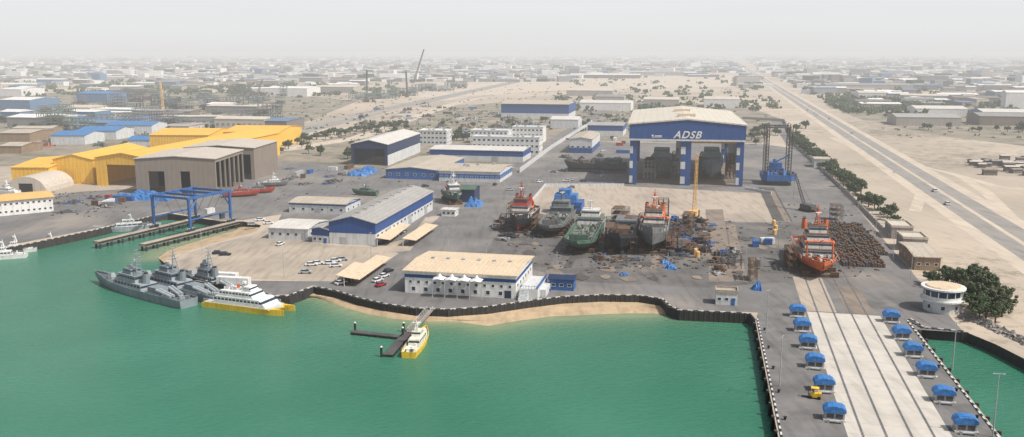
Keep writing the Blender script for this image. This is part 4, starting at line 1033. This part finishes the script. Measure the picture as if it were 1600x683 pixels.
for i in range(88):
    z = R.random()
    if z < .5: x, y = R.uniform(1035,1112), R.uniform(345,402)
    elif z < .72: x, y = R.uniform(935,1000), R.uniform(350,408)
    elif z < .85: x, y = R.uniform(775,840), R.uniform(345,376)
    else: x, y = R.uniform(1120,1150), R.uniform(395,430)
    pile(x, y, R.uniform(3,6), R.uniform(3,8), R.uniform(1,3.0), R.choice([steel,steelbrown,blackhull,greyhull,steel]), R.choice(['heap of dark steel offcuts on the slipway','pile of rusty pipes and blocks','stack of shipyard timber and steel']), 22)
for r_ in range(8):
    for i in range(4):
        p = G(1312,415)+UX*(1.5+i*5.2)+VY*(r_*11)
        if (i == 3 and r_ < 2): continue
        T = thing('keel_block_stack', 'dense rows of dark keel blocks beside the orange ship', 'keel blocks', p, YARD, 'material piles on the slipways')
        m = M()
        for a in range(5):
            for b in range(4):
                m.cbox((a*.95+R.uniform(-.1,.1), b*2.4, 0), (.7,1.9,R.uniform(.8,2.2)), R.uniform(-.1,.1), R.choice([0,0,1]))
        m.obj('block_row', [steelbrown, steel], T)
for i in range(26): pile(R.uniform(880,975), R.uniform(244,272), 5, 6, 3, steel, 'dark machinery stacked beside the hall', 16)
for i in range(20):
    x, y = R.choice([(R.uniform(90,180), R.uniform(310,332)), (R.uniform(450,545), R.uniform(268,290)), (R.uniform(430,480), R.uniform(250,265)), (R.uniform(650,680), R.uniform(305,325))])
    pile(x, y, 6, 7, 1.6, R.choice([steelbrown,steel,greyhull]), 'mixed stores and boat gear on hard standing', 14)
for i in range(60): pile(R.uniform(560,1000), R.uniform(164,205), 14, 14, 4.5, R.choice([steelbrown,steel,greyhull,steelgreen,lightsteel]), 'large scrap and pipe pile beside the desert road', 22)
for i in range(40): pile(R.uniform(20,430), R.uniform(178,230), 14, 14, 5, R.choice([steelbrown,steel,greyhull,steelgreen,orange]), 'stacked steel in the fabrication yard', 22)
def debris():
    m = M()
    for i in range(1150):
        z = R.random()
        if z < .5: x, y = R.gauss(1010,75), R.uniform(345,420)
        elif z < .65: x, y = R.uniform(780,1240), R.uniform(345,435)
        elif z < .8: x, y = R.uniform(1225,1370), R.uniform(320,435)
        elif z < .9: x, y = R.uniform(430,700), R.uniform(262,320)
        else: x, y = R.uniform(80,200), R.uniform(300,340)
        p = G(x,y); s = R.uniform(.2,.7)
        m.cbox((p.x,p.y,.05), (s*R.uniform(.5,3.5),s*R.uniform(.5,1.5),s*R.uniform(.3,1)), R.uniform(0,3), R.choice([0,0,0,1,1,0,2]))
    o = m.obj('yard_debris', [steel, steelbrown, greyhull]); o['kind'] = 'stuff'; o['label'] = 'loose steel and timber scraps on the yard floor'
debris()
def container(px, py, rot, mt, lbl, L=6):
    T = thing('shipping_container', lbl, 'container', G(px,py), rot, 'containers stored in the yard')
    c = M(); c.box(0,0,0,L,2.4,2.6)
    for i in range(int(L/.6)): c.box(.1+i*.6,-.05,.15,.35+i*.6,0,2.45)
    c.obj('body', mt, T)
    for y0 in (.1,1.25): c = M(); c.box(L,y0,.1,L+.06,y0+1.05,2.5); c.obj('door', mt, T)
cm = [(whitewall,'white'),(bluep,'blue'),(steelbrown,'rust-brown'),(lightsteel,'grey'),(whitewall,'white'),(greyhull,'dark grey'),(redhull,'red')]
for i in range(48):
    x, y = R.choice([(R.uniform(1180,1200), R.uniform(380,420)), (R.uniform(460,545), R.uniform(265,285)), (R.uniform(560,800), R.uniform(170,215)), (R.uniform(560,800), R.uniform(170,215)), (R.uniform(560,800), R.uniform(170,215)), (R.uniform(900,975), R.uniform(205,240)), (R.uniform(1050,1110), R.uniform(360,400)), (R.uniform(120,190), R.uniform(312,325))])
    mt_, nm = R.choice(cm); container(x, y, YARD+R.choice([0,math.pi/2,.3]), mt_, nm+' shipping container on the yard', R.choice([6,6,3,12]) if y < 340 else R.choice([3,6]))
container(338,444,YARD,white,'white site cabin container on the quay',12); container(328,437,YARD,white,'white site cabin container behind another',10)
def tarpheap(px, py, w, l, h):
    T = thing('tarpaulin_heap', 'crumpled bright blue tarpaulin over stores', 'tarpaulin', G(px,py), YARD, 'blue tarpaulins')
    m = M(); n = 9
    for j in range(n):
        for i in range(n):
            u, v = i/(n-1), j/(n-1); e = min(u,1-u,v,1-v); m.v.append(((u-.5)*w+R.uniform(-.1,.1)*w, (v-.5)*l+R.uniform(-.08,.08)*l, 0 if e == 0 else h*min(1,e*5)*R.uniform(.4,1)))
    for j in range(n-1):
        for i in range(n-1): a = j*n+i; m.f.append([a,a+1,a+n+1,a+n]); m.m.append(0)
    m.obj('tarpaulin_sheet', tarp, T)
for (x,y,w,l,h) in [(205,310,22,9,3),(240,312,20,9,4),(228,304,14,8,3),(560,274,14,10,4),(575,270,10,10,5),(1183,452,3,5,3),(1048,420,4,4,2),(975,430,3,2,1),(740,322,8,8,5),(1040,412,3,4,1.6)]: tarpheap(x,y,w,l,h)
for (x,y) in [(1209,352),(1212,360),(1210,367),(1090,402),(1086,398)]:
    T = thing('yellow_buoy', 'yellow mooring buoy standing on slipway', 'buoy', G(x,y), 0, 'yellow buoys')
    c = M(); c.cyl((0,0,.1),(0,0,2.2),.9,.9,n=14); c.cyl((0,0,2.2),(0,0,2.7),.9,.3,n=14); c.obj('float', ochre, T); c = M(); c.cyl((0,0,2.7),(0,0,3.3),.12,n=6); c.obj('eye', steel, T)

def wall(pts, h, label, mt=whitewall, name='boundary_wall', w=.4):
    m = M()
    for a, b in zip(pts[:-1], pts[1:]):
        d = (b-a); c = (a+b)/2; m.cbox((c.x,c.y,0), (d.length+.2,w,h), math.atan2(d.y,d.x))
    for p, d in resample(pts, 6): m.cbox((p.x,p.y,0), (.6,.6,h+.3), math.atan2(d.y,d.x))
    tag(m.obj(name, mt), label, 'wall')
wall([G(x,y) for x,y in [(815,334),(852,291),(975,291)]], 1.6, 'low pale wall around the concrete apron')
wall([G(x,y) for x,y in [(1165,296),(1205,303)]], 1.4, 'low pale wall right beside the hall')
wall([G(x,y) for x,y in [(812,270),(862,232),(925,192)]], 3, 'long white boundary wall along the boulevard', w=.6)
wall([G(x,y) for x,y in [(1240,225),(1320,300),(1390,372)]], 2, 'long fence wall beside the hedge', farm[5])
wall([G(x,y) for x,y in [(430,205),(620,172),(770,150)]], 3, 'boundary wall of the fabrication yard', farm[5])
wall([G(x,y) for x,y in [(1160,186),(1225,190),(1240,225)]], 3, 'pale rear boundary wall of the yard', farm[5])

def frame(px, py, nx_, ny_, nz_, s, mt, label):
    T = thing('pipe_rack_module', label, 'steel structure', G(px,py), R.uniform(-.3,.3), 'fabrication yard steel modules'); m = M(); t = .5
    for i in range(nx_+1):
        for j in range(ny_+1): m.beam((i*s,j*s,0),(i*s,j*s,nz_*s*.7),t)
    for k in range(1,nz_+1):
        z = k*s*.7
        for j in range(ny_+1): m.beam((0,j*s,z),(nx_*s,j*s,z),t*.9)
        for i in range(nx_+1): m.beam((i*s,0,z),(i*s,ny_*s,z),t*.9)
        for i in range(nx_):
            if R.random()<.6: m.beam((i*s,0,z-s*.7),((i+1)*s,0,z),t*.6)
    m.obj('steelwork', mt, T); m = M()
    for k in range(1,nz_+1):
        if R.random()<.4: m.box(R.uniform(0,.4)*nx_*s,0,k*s*.7+.3,R.uniform(.6,1)*nx_*s,ny_*s,k*s*.7+.6)
    for i in range(7): m.cbox((R.uniform(0,nx_*s),R.uniform(0,ny_*s),R.choice([0,s*.7])),(R.uniform(2,6),R.uniform(2,6),R.uniform(2,s*.6)),0)
    m.obj('platform', R.choice([steel,steelbrown,steelgreen,lightsteel]), T)
for i in range(76):
    x = R.uniform(40,440); y = R.uniform(148,204)
    if x < 150: y = R.uniform(160,208)
    frame(x, y, R.randint(2,5), R.randint(1,3), R.randint(2,5), R.uniform(4,6.5), R.choice([steelgreen,steelgreen,steel,greyhull]), R.choice(['greenish steel module frame in fabrication yard','half-built pipe rack frame with platforms','multi-level steel frame under construction']))
for i in range(18): frame(545+i*10, 160-i*1.5+R.uniform(-3,3), R.randint(3,5), 2, R.randint(2,3), 6.5, steelgreen, 'low steel jacket frame beside the desert road')

# ------------------------------------------------------------------ trees
def crown_mesh(seed, mt, rx=1.0, rz=1.0, n=50, leaves=34):
    r = random.Random(seed); m = M()
    for k in range(n):
        th = r.uniform(0,6.283); ph = r.uniform(-.6,1.4); rr = r.uniform(.35,1)*(1+.25*math.sin(3*th+seed))
        c = Vector((rx*2.3*rr*math.cos(th)*math.cos(ph), rx*2.3*rr*math.sin(th)*math.cos(ph), 3.6+rz*2.3*rr*math.sin(ph)))
        cr = r.uniform(.5,.95); mi = r.choice([0,0,1])
        for q in range(leaves):
            d = Vector((r.gauss(0,1),r.gauss(0,1),r.gauss(0,1))).normalized()*cr*r.uniform(.5,1); p = c+d
            s = r.uniform(.14,.30); u = d.orthogonal().normalized(); u.rotate(Matrix.Rotation(r.uniform(0,6.28),3,d)); v = d.cross(u).normalized()
            dd = d.normalized()*s*r.uniform(-.5,.5)
            m.add([p-u*s-dd, p+v*s, p+u*s+dd, p-v*s], [(0,1,2,3)], mi)
    return m.mesh('crown', [mt, leaf2 if mt is leaf1 else leaf1])
def trunk_mesh(seed):
    r = random.Random(seed); m = M(); m.cyl((0,0,-.1),(.1,.05,2.2),.28,.18,n=7)
    for k in range(6):
        a = k*1.05+r.random(); e = Vector((1.5*math.cos(a),1.5*math.sin(a),r.uniform(3.0,4.6))); m.cyl((.1,.05,1.4+.15*k),e,.12,.04,n=5)
    return m.mesh('trunk', bark)
protos = []
for s in range(4):
    T = thing('tree', 'bushy green tree', 'tree', (0,-500,-60), 0, 'trees'); put('trunk', trunk_mesh(s), T); put('crown', crown_mesh(s+3, leaf1 if s%2 else leaf2, 1+.15*s, 1-.08*s), T); protos.append(T)
pu = [False]*4
def tree(p, sc, label, group):
    k = R.randrange(4); s = (sc*R.uniform(.85,1.2), sc*R.uniform(.85,1.2), sc*R.uniform(.75,1.1)); rt = R.uniform(0,6.28)
    if not pu[k]: pu[k] = True; t = protos[k]; t.location = p; t.scale = s; t.rotation_euler.z = rt; t['label'] = label; t['group'] = group; return
    dup(protos[k], p, rt, s, label, group)
a = G(1246,222); b = G(1392,350)
for i in range(100):
    t = (i/99)**.8; p = a.lerp(b, 1-t)
    if R.random()<.05: continue
    tree(p+UX*R.uniform(-4.5,4.5), R.uniform(.8,1.4), 'bushy green tree in the hedge along yard road', 'hedge trees along the yard road')
for i in range(22):
    tree(G(R.uniform(1170,1260), R.uniform(198,228)), R.uniform(1.0,1.5), 'green tree behind the shipbuilding hall', 'trees behind the hall')
for (x,y,s) in [(1458,447,1.1),(1478,440,1.2),(1500,455,1.3),(1520,452,1.5),(1535,470,1.5),(1515,480,1.4),(1550,488,1.5),(1565,495,1.2),(1530,500,1.2),(1545,460,1.3),(1508,468,1.3),(1568,480,1.2),(1555,505,1.1),(1525,490,1.3),(1490,450,1.1),(1540,498,1.3),(1530,462,1.3)]:
    tree(G(x,y), s, 'large bushy tree on the shore behind the control building', 'shore trees')
for i in range(44):
    t = i/43; tree(G(440+190*t+R.uniform(-3,3), 226-30*t+R.uniform(-3,3)), R.uniform(.9,1.5), 'dusty green tree in the row along the desert road', 'row of trees beside the desert road')
for i in range(84):
    x, y = R.choice([(R.uniform(430,550), R.uniform(226,250)), (R.uniform(560,700), R.uniform(186,215)), (R.uniform(700,860), R.uniform(190,212)), (R.uniform(240,450), R.uniform(192,215)), (R.uniform(0,90), R.uniform(192,205)), (R.uniform(690,735), R.uniform(214,222)), (R.uniform(900,980), R.uniform(180,200))])
    tree(G(x,y), R.uniform(.8,1.35), 'dusty green tree between yard buildings', 'yard trees')
for i in range(32):
    x, y = R.choice([(R.uniform(1300,1420), R.uniform(160,172)), (R.uniform(1400,1600), R.uniform(202,208)), (R.uniform(1380,1480), R.uniform(182,192))])
    tree(G(x,y), R.uniform(1.0,1.6), 'dusty green tree among far warehouses', 'trees among warehouses')
def blobs(name, label, n, pick, smin, smax, hk, cl, ok=None):
    m = M()
    for i in range(n):
        x, y = pick(); p = G(x,y)
        if ok and not ok(x,y): continue
        s = R.uniform(smin,smax)
        for k in range(cl):
            q = p+Vector((R.gauss(0,s*.5),R.gauss(0,s*.5),R.uniform(.1,s*hk))); r = s*R.uniform(.22,.45)
            u = Vector((R.gauss(0,1),R.gauss(0,1),R.gauss(0,1))).normalized(); v = u.orthogonal().normalized(); w = u.cross(v)
            m.add([q-u*r,q-v*r,q+u*r,q+v*r,q+w*r,q-w*r],[(0,1,4),(1,2,4),(2,3,4),(3,0,4),(1,0,5),(2,1,5),(3,2,5),(0,3,5)], (i+k)%2)
    o = m.obj(name, [leaf1, leaf2]); o['kind'] = 'stuff'; o['label'] = label
def noroad(x,y): return not (abs(x-(1131+(y-80)*1.53)) < 9+(y-80)*.35) and not (y > 205 and (x < 1240 and not 430 < x < 780))
blobs('desert_shrubs', 'low dusty shrubs scattered over the sand', 2600, lambda: (R.uniform(0,1150),140+R.random()*80) if R.random()<.45 else (R.uniform(0,1600),108+(R.random()**1.5)*110), .8, 2.6, .6, 7, noroad)
def ftp():
    q = R.random()
    if q < .35: return R.uniform(0,620), R.uniform(104,150)
    if q < .5: return R.gauss(300,120), R.gauss(140,6)
    if q < .7: return R.uniform(1240,1600), R.uniform(104,178)
    if q < .85: return R.uniform(860,1230), R.uniform(100,175)
    return R.uniform(1290,1480), R.gauss(165,7)
blobs('distant_trees', 'hazy dark green trees among the far buildings', 1500, ftp, 4, 9, .8, 12, noroad)

m = M()
ra = [G(1500,519,-2.6),G(1530,527,-2.6),G(1556,540,-2.6),G(1605,564,-2.6),G(1700,615,-2.6)]
for i in range(1100):
    s = R.random()*3.999; k = int(s); p = ra[k].lerp(ra[k+1], s-k); off_ = R.uniform(-3,9); p = p+Vector((off_*.45, off_*.9, 0)); z = -3+(off_+3)*.33
    r = R.uniform(.35,.9); vs = []
    base = [(-1,-1,-1),(1,-1,-1),(1,1,-1),(-1,1,-1),(-1,-1,1),(1,-1,1),(1,1,1),(-1,1,1)]
    rotm = Matrix.Rotation(R.uniform(0,6),3,Vector((R.random(),R.random(),R.random()+.1)).normalized())
    for b_ in base: vs.append(tuple(Vector((p.x,p.y,z))+rotm@(Vector(b_)*r*R.uniform(.5,.9))))
    m.add(vs, [(3,2,1,0),(4,5,6,7),(0,1,5,4),(1,2,6,5),(2,3,7,6),(3,0,4,7)])
o = m.obj('rock_revetment', rockm); o['kind'] = 'stuff'; o['label'] = 'grey boulders protecting the shore'

# ------------------------------------------------------------------ warehouses and city
for (x0,y0,x1,y1,d,h,w,r,l) in [
 (1400,196,1525,201,50,9,farm[5],greyroof,'long grey warehouse behind trees'),(1530,196,1640,200,50,10,farm[3],farm[2],'long brown warehouse beside highway'),
 (1535,187,1640,190,50,9,farm[4],whiteroof,'warehouse with white roof and blue wall'),(1430,181,1520,183,50,9,farm[0],whiteroof,'pale warehouse beside highway'),
 (1290,140,1440,142,80,10,farm[5],farm[2],'large grey roofed warehouse in desert'),(1340,152,1400,153,40,8,farm[0],farm[0],'white warehouse standing in desert'),
 (1475,157,1530,158,50,9,farm[3],whiteroof,'brown warehouse with pale roof'),(1245,122,1330,122,100,10,farm[0],whiteroof,'distant white warehouse beside highway'),
 (1100,168,1158,169,60,12,farm[0],farm[1],'pale warehouse behind the hall'),(905,172,990,174,50,10,farm[0],whiteroof,'white roofed store behind the blue hall'),
 (930,160,975,160,40,9,farm[5],farm[2],'grey store behind the blue hall'),(1005,166,1060,166,50,10,farm[5],farm[1],'cream roofed store on scrubland'),
 (890,122,1000,122,80,10,farm[3],farm[0],'long low warehouse across the desert'),(1005,118,1090,118,80,10,farm[5],farm[2],'long grey warehouse across the desert'),
 (415,150,485,150,60,14,farm[0],farm[0],'large white hall beyond the steel yard'),(110,124,240,123,90,12,farm[1],farm[0],'long white hall in the distance'),
 (0,172,55,172,60,14,farm[4],farm[0],'blue-grey hall beside steel yard'),(120,160,190,158,50,14,farm[4],blueroof,'blue roofed fabrication hall'),(0,150,50,149,60,12,farm[0],farm[0],'white fabrication hall with pale roof'),
 (885,150,960,151,40,10,farm[5],farm[1],'cream roofed warehouse on sand'),(1570,172,1640,172,20,24,farm[0],farm[0],'white apartment block beside highway'),(860,200,905,201,30,9,whitewall,whiteroof,'white store beside boulevard')]:
    building('warehouse', l, (x0,y0), (x1,y1), d, h, 2.5, 'x', w, r, over=.3, group='warehouses on the plain')
def farbox(px, py, w, d, h, wi, ri, name, label, group):
    m = M(); m.prof_y([(0,0),(w,0),(w,h),(0,h)], 0, d, 0); rs = min(2.5,h*.2)
    m.prof_x([(-.5,h+.02),(d+.5,h+.02),(d/2,h+rs)], -.5, w+.5, 1)
    if h > 6 and w > 12:
        for i in range(int(w/6)): m.box(2+i*6,-.12,h*.35,5+i*6,-.02,h*.6,2)
    o = m.obj(name, [farm[wi], farm[ri], farm[2]]); o.location = G(px,py); o.rotation_euler.z = YARD if R.random()<.6 else R.uniform(-.5,.5); tag(o, label, 'building', group)
for i in range(26): farbox(R.uniform(1515,1610), R.uniform(250,275), R.uniform(4,9), R.uniform(3,6), R.uniform(2.5,3.5), 3, R.choice([3,1,2]), 'cabin', 'brown site cabin beside desert track', 'cabins in the desert camp')
for i in range(290):
    q = R.random()
    if q < .33: x, y = R.uniform(0,560), R.uniform(112,146)
    elif q < .46: x, y = R.uniform(380,760), R.uniform(108,124)
    elif q < .60: x, y = R.uniform(860,1150), R.uniform(102,122)
    elif q < .84: x, y = R.uniform(1250,1600), R.uniform(106,150)
    elif q < .93: x, y = R.uniform(1330,1600), R.uniform(148,172)
    else: x, y = R.uniform(0,430), R.uniform(172,206)
    w = R.uniform(15,75)
    farbox(x, y, w, R.uniform(15,45), R.uniform(5,12), R.choice([0,1,5,5,3,2,4]), R.choice([0,0,1,2,0,5,3,4,2]), 'far_building', R.choice(['low pale industrial building on the plain','flat warehouse with light roof on the plain','small desert town building']), 'far industrial buildings')
m = M()
for i in range(15000):
    q = R.random()
    if q < .55: x, y = R.uniform(-60,900), 86+(R.random()**1.2)*42
    elif q < .75: x, y = R.uniform(700,1260), 86+(R.random()**1.4)*28
    else: x, y = R.uniform(1160,1660), 86+(R.random()**1.2)*52
    if 90 < y and abs(x-(1131+(y-80)*1.53)) < 8+(y-80)*.45: continue
    p = G(x,y); k = min(3.5, .8+p.y/6000)
    big = R.random()<.10
    w = R.uniform(8,30)*k*(2.4 if big else 1); d = R.uniform(8,24)*k*(1.6 if big else 1); h = R.uniform(3.5,8.5)*(1 if R.random()<.94 else 2.4)*(1+.12*k)
    mi = R.choice([0,0,0,1,5,2,2,2,3,3,4,6,6,6,6])
    if big: mi = R.choice([0,0,5,2,3])
    if mi == 6: h *= .7; w *= 1.2
    m.cbox((p.x,p.y,0), (w,d,h), R.uniform(-.5,.3), mi)
for i in range(70):
    x = R.gauss(850,28) if i < 34 else R.uniform(0,1600); p = G(x, R.uniform(84.5,87)); m.cbox((p.x,p.y,0),(R.uniform(60,130),60,R.uniform(60,150) if i < 34 else R.uniform(40,100)),0,R.choice([2,5,1]))
o = m.obj('distant_town', farm); o['kind'] = 'stuff'; o['label'] = 'hazy distant town of low pale buildings'

# ------------------------------------------------------------------ light, sky, camera
EL, AZ = math.radians(52), math.radians(118)
w = bpy.data.worlds.new('World'); scene.world = w; w.use_nodes = True
N = w.node_tree.nodes; L_ = w.node_tree.links; bg = N['Background']
sky = N.new('ShaderNodeTexSky'); sky.sky_type = 'NISHITA'; sky.sun_disc = False; sky.sun_elevation = EL; sky.sun_rotation = AZ; sky.dust_density = 6; sky.air_density = 1; sky.ozone_density = 1
tc = N.new('ShaderNodeTexCoord'); sx = N.new('ShaderNodeSeparateXYZ'); L_.new(tc.outputs['Generated'], sx.inputs[0])
mr = N.new('ShaderNodeMapRange'); mr.inputs[1].default_value = 0; mr.inputs[2].default_value = .35; mr.inputs[3].default_value = .97; mr.inputs[4].default_value = .15; mr.interpolation_type = 'SMOOTHSTEP'; L_.new(sx.outputs['Z'], mr.inputs[0])
rp = N.new('ShaderNodeMapRange'); rp.inputs[1].default_value = 0; rp.inputs[2].default_value = .05; L_.new(sx.outputs['Z'], rp.inputs[0])
cn_ = N.new('ShaderNodeTexNoise'); cn_.inputs['Scale'].default_value = 3; cn_.inputs['Detail'].default_value = 4
cmp_ = N.new('ShaderNodeMapping'); cmp_.inputs['Scale'].default_value = (1,1,9); L_.new(tc.outputs['Generated'], cmp_.inputs[0]); L_.new(cmp_.outputs[0], cn_.inputs['Vector'])
cr_ = N.new('ShaderNodeMapRange'); cr_.inputs[1].default_value = .3; cr_.inputs[2].default_value = .7; cr_.inputs[3].default_value = -.12; cr_.inputs[4].default_value = .12; L_.new(cn_.outputs['Fac'], cr_.inputs[0])
ad_ = N.new('ShaderNodeMath'); ad_.operation = 'ADD'; ad_.use_clamp = True; L_.new(rp.outputs[0], ad_.inputs[0]); L_.new(cr_.outputs[0], ad_.inputs[1])
hz = N.new('ShaderNodeMix'); hz.data_type = 'RGBA'; hz.inputs[6].default_value = (7.85,7.8,7.75,1); hz.inputs[7].default_value = (8.7,8.85,8.95,1); L_.new(ad_.outputs[0], hz.inputs[0])
mx = N.new('ShaderNodeMix'); mx.data_type = 'RGBA'; L_.new(mr.outputs[0], mx.inputs[0]); L_.new(sky.outputs[0], mx.inputs[6]); L_.new(hz.outputs[2], mx.inputs[7])
L_.new(mx.outputs[2], bg.inputs[0]); bg.inputs[1].default_value = .1
sun = bpy.data.lights.new('sun', 'SUN'); sun.energy = 4.2; sun.angle = math.radians(.5); sun.color = (1,.955,.89)
so = bpy.data.objects.new('sun', sun); COL.objects.link(so)
dirv = Vector((math.sin(AZ)*math.cos(EL), math.cos(AZ)*math.cos(EL), math.sin(EL)))
so.rotation_euler = dirv.to_track_quat('Z','Y').to_euler(); so.location = (0,0,300)
cam = bpy.data.cameras.new('camera'); co = bpy.data.objects.new('camera', cam); COL.objects.link(co)
co.location = (0,0,CAMH); co.rotation_euler = (math.pi/2-P,0,0); cam.sensor_width = 36; cam.lens = 36*F/1600; cam.clip_end = 150000; cam.clip_start = 1
scene.camera = co
